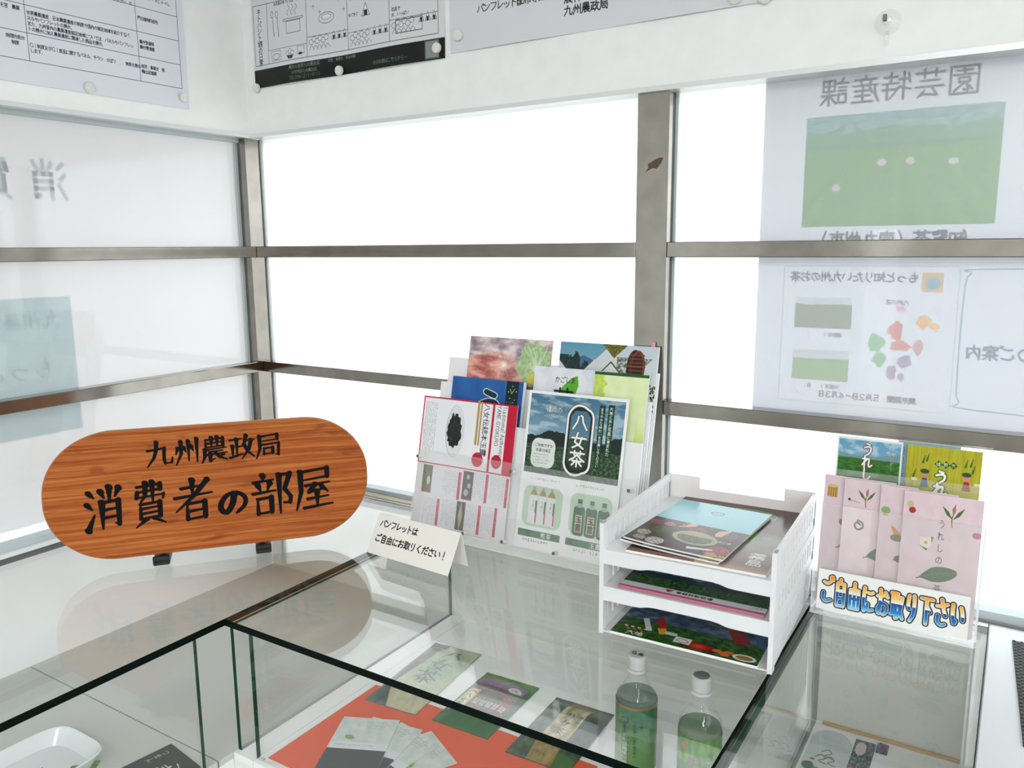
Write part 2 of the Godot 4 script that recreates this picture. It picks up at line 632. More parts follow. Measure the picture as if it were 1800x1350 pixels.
const KANA := {
	"の": [[54,22,48,55,30,84,14,72,14,48,34,22,62,18,86,40,84,68,58,92]],
	"ご": [[24,22,50,26,74,20],[20,60,18,80,40,90,82,84],[80,2,86,14],[92,0,98,12]],
	"に": [[18,10,12,50,18,92,24,78],[46,26,66,28,86,24],[46,66,44,84,64,88,90,84]],
	"お": [[8,30,40,28,58,26],[32,6,32,60,28,90,14,82,20,66,50,54,82,58,86,80,60,92],[70,14,90,30]],
	"り": [[28,10,22,40,32,56],[66,8,70,40,64,72,40,96]],
	"く": [[66,6,28,46,26,50,30,54,70,94]],
	"だ": [[10,26,34,26,56,22],[34,6,26,50,10,94],[56,46,70,44,86,46],[52,72,56,86,88,86],[72,6,78,18],[86,2,92,14]],
	"さ": [[10,30,50,28,88,20],[44,6,58,34,76,60],[20,62,20,82,44,92,74,88]],
	"い": [[14,18,14,54,26,80,36,70],[74,24,86,44,90,66]],
	"は": [[18,10,12,50,18,92,26,74],[40,32,66,32,94,28],[68,8,68,50,68,80,52,90,40,80,52,70,74,76,92,90]],
	"か": [[8,32,40,28,62,30,60,70,50,92,38,84],[38,6,30,50,10,92],[72,22,88,40,92,56]],
	"し": [[30,6,28,50,30,80,48,92,70,86,86,66]],
	"ま": [[14,22,50,22,86,20],[18,44,50,44,82,42],[50,4,50,50,50,78,34,92,18,80,32,68,56,72,84,92]],
	"う": [[36,6,50,10,66,14],[16,40,46,30,74,34,78,54,66,78,40,97]],
	"れ": [[26,4,26,50,26,97],[6,28,26,26,38,24,24,52,6,78],[28,52,50,30,66,26,68,44,64,76,76,90,96,74]],
	"も": [[46,4,36,50,36,80,56,94,78,84,84,64],[16,30,40,34,70,32],[14,54,40,58,70,56]],
	"っ": [[18,58,46,46,74,46,84,62,74,82,44,92]],
	"つ": [[8,36,44,22,82,24,92,48,80,76,40,92]],
	"と": [[26,8,34,30,42,46],[82,24,50,42,24,60,22,82,46,92,86,88]],
	"た": [[10,26,34,26,56,22],[34,6,26,50,10,94],[56,46,70,44,88,46],[52,72,56,88,90,88]],
	"や": [[6,48,40,34,74,24,88,40,78,58,58,56],[46,4,58,22],[26,20,44,60,56,97]],
	"す": [[8,24,50,22,94,20],[56,4,56,40,56,60,44,66,36,54,46,44,58,52,58,76,36,97]],
	"る": [[24,12,50,12,72,10,48,36,22,58,50,44,78,50,84,72,70,92,48,94,40,82,54,76,64,90]],
	"を": [[18,22,50,20,80,18],[46,4,36,34,18,58,40,46,54,54,52,76],[86,36,54,58,36,74,42,92,86,90]],
	"な": [[8,26,34,26,54,22],[34,6,26,40,12,62],[70,18,90,34],[64,40,64,80,48,92,36,80,50,70,88,88]],
	"て": [[10,22,50,20,88,14,56,38,46,66,60,88,80,90]],
	"み": [[22,14,40,14,56,12,44,46,24,84,10,74,22,60,60,64,92,80],[78,40,76,66,60,94]],
	"わ": [[28,4,28,50,28,97],[8,28,28,26,38,24,8,80],[28,52,56,34,84,40,88,66,72,86,52,92]],
	"び": [[10,22,30,20,44,16,24,48,24,78,46,92,66,76,66,40,70,26,80,44,92,58],[80,4,86,16],[92,2,98,14]],
	"ん": [[46,6,30,46,10,92,30,60,46,56,52,80,64,92,90,66]],
	"え": [[40,4,54,8,64,12],[20,34,50,32,70,30,40,60,12,92,40,66,54,72,60,90,90,90]],
	"ろ": [[24,14,50,14,72,12,46,40,20,62,48,46,76,52,82,72,66,90,40,94]],
	"き": [[16,22,50,22,80,16],[14,42,50,42,84,36],[44,4,56,34,72,62],[20,70,26,88,50,92,74,88]],
	"よ": [[52,28,70,28,86,24],[52,4,52,50,52,80,36,92,20,80,36,70,60,76,84,92]],
	"こ": [[24,18,50,22,76,16],[20,66,24,86,50,90,84,84]],
	"ら": [[40,4,54,10,64,16],[30,26,26,60,50,46,74,48,78,70,62,88,36,96]],
	"ち": [[10,24,50,24,86,20],[40,4,34,30,24,60,50,46,76,50,78,72,60,90,36,96]],
	"ぐ": [[60,6,24,46,22,50,26,54,64,94],[74,24,80,36],[88,18,94,30]],
	"ぱ": [[18,10,12,50,18,92,26,74],[40,34,60,34,80,32],[62,12,62,50,62,80,48,90,38,80,48,70,68,76,84,88],[82,8,88,4,94,8,90,16,82,8]],
	"ぼ": [[18,10,12,50,18,92,26,74],[40,18,60,18,78,16],[40,42,60,42,80,40],[62,18,62,60,62,82,48,92,38,82,48,72,84,90],[84,4,90,14],[94,0,99,10]],
	"で": [[10,22,50,20,84,14,56,38,46,66,60,88,80,90],[74,36,82,46],[88,30,96,40]],
}
const KANJI := {
	"九": [[42,5,40,35,32,62,8,95],[10,33,68,30,66,75,70,90,92,90,95,70]],
	"州": [[16,32,8,54],[28,8,28,55,8,95],[38,32,46,50],[56,10,56,85],[66,30,74,50],[88,6,88,96]],
	"農": [[20,8,80,8,80,38,20,38,20,8],[20,23,80,23],[40,2,40,38],[60,2,60,38],[14,47,90,47],[16,47,15,75,5,96],[30,57,78,57],[24,67,94,67],[34,67,34,92,52,84],[56,67,68,82,95,96],[80,72,64,82]],
	"政": [[5,15,50,15],[30,15,30,78],[30,45,48,45],[14,40,14,80],[4,84,52,76],[66,5,60,30,50,45],[62,25,96,25],[84,26,76,60,48,95],[58,40,72,70,96,94]],
	"局": [[20,10,84,10,84,30,20,30],[20,10,20,60,6,95],[22,45,88,45,86,92,76,88],[34,60,66,60,66,82,34,82,34,60]],
	"消": [[10,10,22,22],[5,36,17,48],[5,95,22,62],[62,3,62,35],[40,10,48,26],[86,8,76,26],[42,36,42,96],[42,36,84,36,84,92,74,88],[42,54,84,54],[42,72,84,72]],
	"費": [[22,8,76,8,76,20,22,20,20,32,84,32,82,42],[42,2,40,30,28,44],[58,2,58,46],[28,48,74,48,74,80,28,80,28,48],[28,58,74,58],[28,69,74,69],[42,82,16,97],[58,82,86,97]],
	"者": [[22,20,76,20],[48,4,48,40],[6,40,94,40],[84,8,50,42,8,72],[34,58,76,58,76,94,34,94,34,58],[34,76,76,76]],
	"部": [[28,3,28,14],[6,16,52,16],[16,24,22,38],[44,22,38,38],[4,42,56,42],[14,56,46,56,46,90,14,90,14,56],[66,8,66,97],[66,8,92,8,78,42,92,62,90,76,76,74]],
	"屋": [[18,8,86,8,86,28,18,28],[18,8,18,55,5,95],[30,42,90,42],[54,42,38,58,80,56],[70,48,86,64],[34,74,86,74],[58,60,58,94],[24,94,96,94]],
	"自": [[48,2,40,16],[22,16,78,16,78,96,22,96,22,16],[22,42,78,42],[22,68,78,68]],
	"由": [[16,28,84,28,84,94,16,94,16,28],[50,4,50,94],[16,60,84,60]],
	"取": [[6,10,54,10],[16,10,16,80],[42,10,42,96],[16,32,42,32],[16,54,42,54],[4,84,46,74],[58,22,90,22,80,60,54,94],[60,36,74,66,97,94]],
	"下": [[6,12,94,12],[48,12,48,97],[52,38,76,56]],
	"八": [[36,16,30,50,6,92],[50,10,60,14,68,50,94,92]],
	"女": [[42,4,26,60,82,96],[70,30,58,70,14,96],[5,36,95,36]],
	"茶": [[6,16,94,16],[32,4,32,28],[68,4,68,28],[50,26,30,46,4,62],[50,26,70,46,96,62],[22,64,78,64],[50,50,50,97],[36,72,20,90],[64,72,82,90]],
	"伝": [[28,5,6,48],[20,34,20,96],[44,18,86,18],[36,44,96,44],[62,44,42,88,86,82],[76,66,92,94]],
	"統": [[26,4,10,22,28,26],[36,18,8,52,38,46],[24,50,24,95],[12,62,6,84],[34,62,40,80],[70,3,70,16],[48,18,96,18],[66,20,52,44,90,40],[80,30,94,50],[60,50,58,75,44,95],[76,50,76,90,94,90,96,74]],
	"本": [[8,28,92,28],[50,4,50,97],[48,30,30,60,6,80],[52,30,70,60,96,80],[30,74,70,74]],
	"玉": [[12,14,88,14],[18,48,82,48],[50,14,50,90],[6,90,94,90],[66,60,80,76]],
	"露": [[18,6,82,6],[10,16,8,32],[10,16,92,16,88,32],[50,6,50,40],[24,24,40,24],[24,34,40,34],[60,24,78,24],[60,34,78,34],[12,46,40,46,40,60,12,60,12,46],[26,60,26,92],[26,75,42,75],[12,70,12,94],[6,96,44,88],[62,42,46,66],[58,50,86,50,66,72,46,80],[58,56,76,70,96,80],[56,80,86,80,86,97,56,97,56,80]],
	"福": [[20,4,24,14],[6,24,36,24,22,50,4,64],[22,44,22,96],[26,50,38,62],[44,10,94,10],[52,20,88,20,88,38,52,38,52,20],[48,50,92,50,92,96,48,96,48,50],[70,50,70,96],[48,72,92,72]],
	"岡": [[12,8,12,96],[12,8,88,8,88,94,78,90],[32,18,38,32],[66,18,58,32],[22,36,78,36],[50,42,50,74],[30,52,30,76,70,76,70,52]],
	"園": [[8,6,92,6,92,96,8,96,8,6],[26,20,74,20],[50,10,50,34],[18,34,82,34],[34,44,66,44,66,58,34,58,34,44],[50,58,24,84],[38,72,38,88,50,82],[52,62,80,88]],
	"芸": [[6,16,94,16],[32,4,32,30],[68,4,68,30],[20,42,80,42],[6,62,94,62],[46,62,26,92,78,86],[66,74,86,96]],
	"特": [[14,10,8,40],[10,28,44,28],[28,4,28,96],[4,64,44,52],[50,18,92,18],[70,4,70,40],[44,40,98,40],[46,60,96,60],[82,42,82,94,70,90],[54,68,64,82]],
	"産": [[50,3,50,14],[14,16,86,16],[32,20,36,32],[68,20,62,32],[10,36,92,36],[18,36,16,70,4,96],[36,42,26,62],[32,54,86,54],[58,42,58,92],[34,72,84,72],[24,93,94,93]],
	"課": [[20,4,26,14],[4,20,40,20],[10,34,36,34],[10,46,36,46],[10,58,36,58,36,88,10,88,10,58],[50,8,90,8,90,46,50,46,50,8],[50,27,90,27],[70,8,70,96],[44,60,97,60],[68,62,44,90],[72,62,97,90]],
	"知": [[20,4,8,34],[14,24,50,24],[4,50,54,50],[30,24,28,60,6,94],[34,60,50,84],[62,24,92,24,92,84,62,84,62,24]],
	"覧": [[12,8,12,44,44,44],[12,8,42,8],[12,20,38,20,38,32,12,32],[28,8,28,44],[58,4,50,22],[54,14,92,14],[60,28,86,28],[28,50,74,50,74,80,28,80,28,50],[28,60,74,60],[28,70,74,70],[40,80,34,92,10,98],[60,80,60,95,92,95,92,84]],
	"南": [[10,18,90,18],[50,3,50,34],[12,34,12,97],[12,34,88,34,88,94,78,90],[36,42,42,54],[64,42,58,54],[28,58,72,58],[26,74,74,74],[50,58,50,95]],
	"市": [[50,3,50,16],[6,20,94,20],[22,38,22,84],[22,38,78,38,78,80,68,78],[50,20,50,98]],
	"案": [[50,2,50,10],[12,24,12,14,88,14,88,24],[44,16,28,42,72,52],[66,30,54,46,22,54],[8,32,92,32],[6,66,94,66],[50,54,50,98],[46,68,10,94],[54,68,90,94]],
	"内": [[14,26,14,97],[14,26,86,26,86,92,74,88],[50,4,48,40,26,74],[50,42,74,72]],
	"配": [[4,10,54,10],[8,28,50,28,50,94,8,94,8,28],[22,10,22,50,12,58],[36,10,36,54,48,54],[8,76,50,76],[60,14,92,14,92,46,62,46,62,88,94,88,96,70]],
	"布": [[6,22,94,22],[44,3,34,36,6,66],[26,46,26,88],[26,46,84,46,84,82,72,80],[54,32,54,98]],
	"等": [[24,2,8,22],[18,12,46,12],[30,14,36,24],[62,2,50,20],[58,12,94,12],[72,14,78,24],[20,34,80,34],[50,26,50,48],[6,48,94,48],[8,66,92,66],[68,50,68,95,56,92],[28,74,38,86]],
	"林": [[4,28,46,28],[26,4,26,96],[26,30,4,72],[28,36,42,56],[50,28,97,28],[72,4,72,96],[70,30,48,74],[74,30,98,74]],
	"水": [[50,4,50,94,38,88],[8,34,38,34,8,84],[86,20,58,44],[54,36,94,84]],
	"嬉": [[20,6,10,60,36,92],[34,30,24,66,4,94],[2,32,40,30],[46,14,96,14],[70,3,70,26],[52,26,92,26],[54,34,88,34,88,48,54,48,54,34],[60,52,64,60],[84,52,78,60],[42,64,98,64],[54,74,88,74,88,95,54,95,54,74]],
	"野": [[8,8,46,8,46,48,8,48,8,8],[8,28,46,28],[27,8,27,90],[8,66,46,66],[4,92,50,86],[56,10,92,10,72,32],[60,24,80,38],[52,44,96,44,86,60],[74,44,74,94,62,90]],
	"霧": [[18,6,82,6],[10,16,8,32],[10,16,92,16,88,32],[50,6,50,40],[24,24,40,24],[60,24,78,24],[10,48,42,48,30,58],[20,52,34,60],[4,66,46,66,38,76],[26,66,26,96,18,94],[24,70,6,90],[66,44,50,60],[60,50,88,50,68,66,50,72],[62,54,94,72],[50,80,90,80,86,96,78,94],[70,72,64,84,48,97]],
	"島": [[48,2,40,12],[20,12,78,12],[20,12,20,66],[20,30,76,30],[78,12,78,46],[20,46,78,46],[20,62,92,62],[92,62,90,94,78,92],[14,72,14,92,68,92,68,76],[40,72,40,92]],
	"大": [[6,34,94,34],[50,4,48,40,8,95],[52,40,94,95]],
	"日": [[22,8,78,8,78,94,22,94,22,8],[22,50,78,50]],
	"一": [[6,50,94,50]],
	"世": [[4,36,96,36],[22,14,22,90,90,90],[48,6,48,68,76,68],[76,8,76,68]],
	"界": [[20,6,80,6,80,46,20,46,20,6],[20,26,80,26],[50,6,50,46],[48,48,6,72],[52,48,94,72],[36,64,34,80,20,97],[64,64,64,97]],
	"業": [[38,2,38,22],[62,2,62,22],[22,6,28,18],[78,6,72,18],[6,24,94,24],[34,28,40,38],[66,28,60,38],[12,40,88,40],[18,54,82,54],[5,68,95,68],[50,40,50,98],[46,70,10,94],[54,70,90,94]],
	"遺": [[12,8,22,20],[4,40,20,40,18,74,4,88],[16,80,40,95,97,95],[40,12,84,12,84,26,40,26,40,12],[62,4,62,36],[32,36,96,36],[44,44,82,44,82,74,44,74,44,44],[44,54,82,54],[44,64,82,64],[52,76,36,88],[74,76,90,88]],
	"制": [[14,8,6,30],[10,22,56,22],[4,40,60,40],[34,4,34,96],[12,56,12,84],[12,56,56,56,56,82,48,80],[70,16,70,70],[92,4,92,95,80,92]],
	"度": [[52,2,52,12],[14,14,94,14],[16,14,14,60,4,96],[26,30,92,30],[42,22,42,46,74,46,74,22],[30,58,80,58,56,82,24,97],[42,64,92,97]],
	"国": [[8,6,92,6,92,96,8,96,8,6],[26,24,74,24],[28,48,72,48],[22,78,78,78],[50,24,50,78],[60,58,70,70]],
	"地": [[4,34,40,34],[22,8,22,78],[2,84,42,72],[50,22,50,90,94,90,96,72],[40,46,90,28,88,62,80,60],[68,5,68,76]],
	"域": [[4,34,36,34],[20,10,20,78],[2,84,38,72],[40,26,97,26],[46,40,66,40,66,62,46,62,46,40],[40,82,70,72],[74,4,80,60,96,92],[92,40,66,94],[84,8,94,18]],
	"定": [[50,2,50,12],[10,26,10,14,90,14,90,26],[24,38,76,38],[50,38,50,90],[50,62,78,62],[28,52,24,74,6,97],[22,74,40,92,96,94]],
	"認": [[20,4,26,14],[4,20,40,20],[10,34,36,34],[10,46,36,46],[10,58,36,58,36,88,10,88,10,58],[48,10,92,10,86,44,76,42],[66,10,60,36,46,50],[50,26,62,34],[50,62,46,84],[60,56,62,90,86,90,88,76],[70,54,78,64],[90,58,97,72]],
	"紹": [[26,4,10,22,28,26],[36,18,8,52,38,46],[24,50,24,95],[12,62,6,84],[34,62,40,80],[50,10,92,10,88,44,78,42],[68,10,62,36,46,50],[54,58,90,58,90,94,54,94,54,58]],
	"介": [[50,4,4,50],[50,4,96,50],[36,44,34,70,16,97],[64,44,64,97]],
	"展": [[16,8,86,8,86,24,16,24],[16,8,16,55,4,96],[26,38,92,38],[44,28,44,54],[70,28,70,54],[20,54,96,54],[36,54,36,94,54,84],[56,56,70,78,96,96],[86,62,68,74]],
	"示": [[24,14,76,14],[6,38,94,38],[50,38,50,95,40,90],[28,52,10,84],[72,52,92,84]],
	"理": [[6,12,40,12],[8,44,38,44],[22,12,22,78],[2,86,42,74],[50,8,92,8,92,52,50,52,50,8],[50,30,92,30],[71,8,71,94],[48,72,94,72],[42,95,98,95]],
	"的": [[24,3,16,20],[8,22,42,22,42,90,8,90,8,22],[8,54,42,54],[64,4,50,40],[60,24,92,24,90,90,78,86],[62,44,74,62]],
	"表": [[14,14,86,14],[50,3,50,48],[20,30,80,30],[5,48,95,48],[46,50,6,80],[32,68,32,94,54,86],[54,50,66,74,96,96],[84,58,66,70]],
	"管": [[24,2,8,20],[18,12,46,12],[62,2,50,20],[58,12,94,12],[50,24,50,32],[10,44,10,34,90,34,90,44],[30,46,30,97],[30,46,72,46,72,62,30,62],[30,74,76,74,76,95,30,95]],
	"関": [[10,6,10,97],[10,6,42,6,42,40,10,40],[10,23,42,23],[58,6,90,6,90,95,80,92],[58,6,58,40,90,40],[58,23,90,23],[38,46,42,54],[62,46,58,54],[28,58,74,58],[24,72,78,72],[52,58,48,76,26,92],[54,74,74,92]],
	"連": [[12,8,22,20],[4,40,20,40,18,74,4,88],[16,80,40,95,97,95],[36,16,94,16],[44,28,86,28,86,56,44,56,44,28],[44,42,86,42],[64,4,64,84],[34,68,96,68]],
	"商": [[50,2,50,12],[6,14,94,14],[32,18,38,28],[68,18,62,28],[12,32,12,97],[12,32,88,32,88,94,78,90],[40,34,38,48,24,56],[60,34,60,48,76,54],[34,64,66,64,66,84,34,84,34,64]],
	"品": [[28,6,72,6,72,40,28,40,28,6],[6,54,42,54,42,94,6,94,6,54],[58,54,94,54,94,94,58,94,58,54]],
	"及": [[10,10,66,10,58,36,86,36,62,74,22,97],[28,10,26,54,6,94],[34,42,56,76,95,97]],
	"加": [[4,28,48,28,46,90,36,86],[26,6,24,50,4,95],[60,22,94,22,94,90,60,90,60,22]],
	"物": [[14,10,8,40],[10,28,40,28],[26,4,26,96],[3,64,42,52],[58,4,44,42],[54,24,94,24,90,92,78,88],[66,24,46,70],[80,26,56,86]],
	"門": [[10,6,10,97],[10,6,42,6,42,42,10,42],[10,24,42,24],[58,6,90,6,90,95,80,92],[58,6,58,42,90,42],[58,24,90,24]],
	"司": [[14,12,86,12,84,94,72,90],[14,34,66,34],[20,52,58,52,58,82,20,82,20,52]],
	"植": [[4,26,40,26],[22,4,22,97],[22,30,4,72],[24,38,38,56],[46,14,96,14],[72,2,70,26],[58,26,88,26,88,78,58,78,58,26],[58,43,88,43],[58,60,88,60],[46,34,46,93,97,93]],
	"防": [[8,8,8,97],[8,8,36,8,24,34,36,54,20,62],[66,3,66,16],[42,20,97,20],[64,20,58,62,40,96],[62,46,88,46,84,92,72,88]],
	"疫": [[52,2,52,12],[20,14,94,14],[22,14,20,60,6,96],[6,28,14,42],[4,62,18,54],[46,24,44,40,32,50],[46,24,76,24,76,44,94,44],[36,58,82,58,62,82,30,97],[46,64,94,97]],
	"所": [[6,10,48,10],[12,26,44,26,44,50,12,50],[12,26,12,64,4,95],[88,6,56,20],[60,18,60,54,48,95],[60,42,97,42],[80,42,80,97]],
	"村": [[4,26,46,26],[26,4,26,97],[26,30,4,72],[28,38,44,56],[50,30,98,30],[80,4,80,94,68,90],[58,46,68,62]],
	"経": [[26,4,10,22,28,26],[36,18,8,52,38,46],[24,50,24,95],[12,62,6,84],[34,62,40,80],[48,10,90,10,68,38,44,48],[56,16,72,36,97,46],[52,64,92,64],[72,48,72,93],[46,93,98,93]],
	"営": [[22,4,28,16],[50,2,50,16],[78,4,70,16],[8,32,8,20,92,20,92,32],[30,34,70,34,70,52,30,52,30,34],[20,64,80,64,80,94,20,94,20,64],[48,52,40,64]],
	"事": [[6,14,94,14],[28,24,72,24,72,38,28,38,28,24],[16,48,84,48,84,76,16,76],[4,62,96,62],[50,2,50,96,40,92]],
	"支": [[8,22,92,22],[50,4,50,44],[16,44,80,44,56,76,8,97],[26,50,60,82,95,97]],
	"輸": [[4,18,46,18],[10,30,40,30,40,60,10,60,10,30],[10,45,40,45],[25,4,25,97],[4,74,46,74],[72,3,48,32],[72,3,97,32],[58,34,84,34],[52,44,52,96],[52,44,70,44,70,92],[52,60,70,60],[80,46,80,80],[92,42,92,95,84,92]],
	"出": [[50,4,50,92],[18,16,18,46,82,46,82,16],[10,56,10,94,90,94,90,56]],
	"促": [[28,5,6,48],[20,34,20,96],[46,12,88,12,88,38,46,38,46,12],[66,38,66,88],[66,62,92,62],[48,54,46,74,32,97],[44,78,62,92,97,94]],
	"進": [[12,8,22,20],[4,40,20,40,18,74,4,88],[16,80,40,95,97,95],[52,3,34,40],[44,26,44,84],[72,4,66,24],[44,26,94,26],[44,44,90,44],[44,62,90,62],[44,82,96,82],[68,26,68,82]],
	"味": [[6,24,34,24,34,72,6,72,6,24],[48,22,92,22],[40,46,98,46],[70,3,70,97],[68,48,42,84],[72,48,98,84]],
	"育": [[50,2,50,12],[8,16,92,16],[44,18,26,36,76,34],[66,24,84,42],[26,48,26,97],[26,48,76,48,76,94,66,90],[26,62,76,62],[26,76,76,76]],
	"煎": [[30,3,36,12],[70,3,62,12],[6,16,94,16],[20,28,20,72],[20,28,48,28,48,70,40,68],[20,42,48,42],[20,56,48,56],[64,28,64,60],[84,24,84,72,74,68],[14,80,8,96],[38,82,42,96],[60,82,66,96],[82,80,92,96]],
	"青": [[18,12,82,12],[22,26,78,26],[50,3,50,42],[5,42,95,42],[28,54,28,97],[28,54,74,54,74,94,64,90],[28,67,74,67],[28,80,74,80]],
	"花": [[6,16,94,16],[32,4,32,28],[68,4,68,28],[32,34,8,68],[24,52,24,97],[88,46,56,64],[56,34,56,90,92,90,94,74]],
	"米": [[50,4,50,97],[6,46,94,46],[22,14,34,34],[78,12,64,34],[46,48,10,88],[54,48,92,88]],
	"楽": [[50,2,44,12],[34,14,66,14,66,48,34,48,34,14],[34,31,66,31],[12,18,24,26],[8,46,26,38],[88,16,76,26],[76,38,92,46],[6,62,94,62],[50,50,50,98],[46,64,10,94],[54,64,90,94]],
	"存": [[6,22,94,22],[40,3,30,40,6,66],[22,46,22,97],[46,40,86,40,66,56],[66,54,66,94,54,90],[38,66,96,66]],
	"食": [[50,2,4,40],[50,2,96,40],[50,22,50,30],[26,34,74,34,74,58,26,58,26,34],[26,46,74,46],[30,58,30,94,52,86],[54,62,70,80,94,96],[78,64,66,74]],
	"安": [[50,2,50,12],[10,28,10,16,90,16,90,28],[46,30,30,70,80,96],[68,48,56,76,16,96],[6,52,94,52]],
	"全": [[50,2,4,44],[50,2,96,44],[28,46,72,46],[28,68,72,68],[50,46,50,93],[10,93,90,93]],
	"整": [[6,12,48,12],[12,20,44,20,44,36,12,36,12,20],[28,4,28,52],[62,4,54,24],[58,16,94,16],[82,18,56,52],[64,26,92,50],[14,60,86,60],[50,60,50,94],[50,76,76,76],[28,70,28,94],[6,94,94,94]],
	"備": [[24,5,6,48],[18,34,18,96],[36,16,96,16],[54,4,54,26],[78,4,78,26],[40,32,94,32],[42,32,40,70,30,95],[52,46,52,96],[52,46,90,46,90,94],[52,62,90,62],[52,78,90,78],[71,46,71,96]],
	"環": [[4,14,34,14],[6,44,32,44],[20,14,20,78],[2,84,36,74],[44,6,92,6,92,26,44,26,44,6],[60,6,60,26],[76,6,76,26],[40,36,96,36],[52,44,84,44,84,58,52,58,52,44],[68,58,40,82],[54,72,54,95,66,88],[70,62,96,95]],
	"境": [[4,34,36,34],[20,10,20,78],[2,84,38,72],[70,2,70,12],[46,14,96,14],[54,18,58,28],[86,18,80,28],[42,32,98,32],[52,40,90,40,90,68,52,68,52,40],[52,54,90,54],[62,68,56,86,42,96],[78,68,78,92,97,92,97,80]],
	"要": [[8,8,92,8],[20,20,80,20,80,46,20,46,20,20],[40,8,40,46],[60,8,60,46],[46,50,30,76,80,97],[68,62,54,84,16,97],[6,64,94,64]],
	"重": [[80,4,22,12],[6,24,94,24],[22,34,78,34,78,62,22,62,22,34],[22,48,78,48],[50,10,50,94],[14,76,86,76],[4,94,96,94]],
	"性": [[20,4,20,97],[8,24,4,44],[30,22,36,38],[54,8,44,40],[50,28,92,28],[50,56,90,56],[70,4,70,93],[42,93,98,93]],
	"見": [[24,6,76,6,76,64,24,64,24,6],[24,26,76,26],[24,45,76,45],[38,64,34,84,8,97],[60,64,60,92,92,92,94,78]],
	"話": [[20,4,26,14],[4,20,40,20],[10,34,36,34],[10,46,36,46],[10,58,36,58,36,88,10,88,10,58],[86,6,50,16],[44,34,97,34],[70,14,70,56],[52,56,90,56,90,92,52,92,52,56]],
	"去": [[18,20,82,20],[50,3,50,44],[5,44,95,44],[44,46,24,90,78,84],[66,66,88,96]],
	"西": [[6,12,94,12],[14,32,86,32,86,92,14,92,14,32],[38,12,38,50,24,66],[62,12,62,58,78,58]],
	"東": [[8,16,92,16],[22,30,78,30,78,62,22,62,22,30],[22,46,78,46],[50,3,50,98],[46,64,8,92],[54,64,94,92]],
	"町": [[6,14,48,14,48,80,6,80,6,14],[6,46,48,46],[27,14,27,80],[54,20,98,20],[78,20,78,94,64,90]],
	"役": [[28,4,6,30],[32,28,4,62],[20,46,20,97],[46,8,44,28,34,40],[46,8,76,8,76,34,94,34],[40,52,84,52,62,80,34,97],[48,58,94,97]],
	"場": [[4,34,36,34],[20,10,20,78],[2,84,38,72],[50,6,88,6,88,36,50,36,50,6],[50,21,88,21],[40,46,98,46],[54,46,38,70],[52,58,92,58,88,94,78,92],[68,58,42,92],[82,58,58,96]],
	"嶋": [[10,30,10,70,34,70,34,30],[22,10,22,70],[60,2,54,12],[44,12,88,12,88,40,44,40],[44,12,44,66],[44,26,88,26],[44,54,96,54],[44,66,96,66,94,95,84,92]],
	"期": [[4,18,54,18],[16,4,16,74],[42,4,42,74],[16,36,42,36],[16,54,42,54],[2,74,56,74],[20,80,6,96],[38,80,50,92],[64,8,64,70,54,96],[64,8,92,8,92,92,82,88],[64,32,92,32],[64,56,92,56]],
	"間": [[10,6,10,97],[10,6,42,6,42,40,10,40],[10,23,42,23],[58,6,90,6,90,95,80,92],[58,6,58,40,90,40],[58,23,90,23],[34,50,66,50,66,88,34,88,34,50],[34,69,66,69]],
	"月": [[26,6,26,66,10,96],[26,6,80,6,80,92,68,88],[26,34,80,34],[26,62,80,62]],
	"3": [[18,14,50,4,78,20,66,44,38,48,70,54,84,74,54,96,14,86]], "5": [[80,6,26,6,20,46,56,40,82,62,66,92,16,90]],
	"パ": [[30,26,24,56,6,88],[62,26,76,52,92,86],[80,14,84,7,92,7,96,14,92,21,84,21,80,14]],
	"ン": [[14,18,36,34],[12,88,50,74,90,28]],
	"フ": [[12,16,86,16,76,56,30,94]],
	"レ": [[26,8,26,88,60,70,88,44]],
	"ッ": [[16,44,24,60],[44,38,52,56],[84,42,74,74,40,96]],
	"ト": [[34,4,34,96],[36,36,78,56]],
	"ネ": [[46,4,56,16],[14,28,82,28,50,58,6,78],[50,52,50,97],[60,58,86,78]],
	"ル": [[28,12,26,54,6,90],[56,8,56,88,78,74,96,50]],
	"チ": [[78,8,50,18,16,22],[4,44,96,44],[52,18,50,60,26,96]],
	"ラ": [[18,12,80,12],[10,38,88,38,76,70,34,96]],
	"シ": [[18,12,38,24],[8,38,30,52],[12,92,54,76,94,28]],
	"キ": [[14,30,84,22],[8,60,92,50],[42,4,58,97]],
	"ミ": [[24,12,78,28],[20,42,72,58],[14,72,82,94]],
	"バ": [[30,26,24,56,6,88],[62,26,76,52,92,86],[78,6,84,18],[90,2,96,14]],
	"館": [[30,3,4,36],[30,3,54,28],[14,34,44,34,44,58,14,58],[14,34,14,92,44,82],[30,64,48,90],[72,2,72,12],[56,24,56,14,96,14,96,24],[64,30,64,96],[64,30,90,30,90,52,64,52],[64,64,94,64,94,94,64,94]],
	"常": [[50,2,50,16],[24,4,30,16],[76,4,68,16],[8,30,8,18,92,18,92,30],[30,30,70,30,70,46,30,46,30,30],[20,56,20,88],[20,56,80,56,80,84,70,84],[50,46,50,98]],
	"ー": [[8,50,92,50]],
	"！": [[50,6,48,64],[48,86,50,92]],
	"・": [[46,50,54,50]],
	"、": [[10,80,22,94]],
	"。": [[10,86,16,80,22,86,16,92,10,86]],
	"（": [[80,2,62,50,80,98]],
	"）": [[20,2,38,50,20,98]],
	"A": [[10,96,50,4,90,96],[24,64,76,64]], "Y": [[8,4,50,50,92,4],[50,50,50,96]], "M": [[10,96,12,4,50,70,88,4,90,96]],
	"E": [[80,6,16,6,16,94,82,94],[16,48,72,48]], "G": [[86,22,60,4,20,20,10,50,20,82,60,96,88,84,88,54,58,54]],
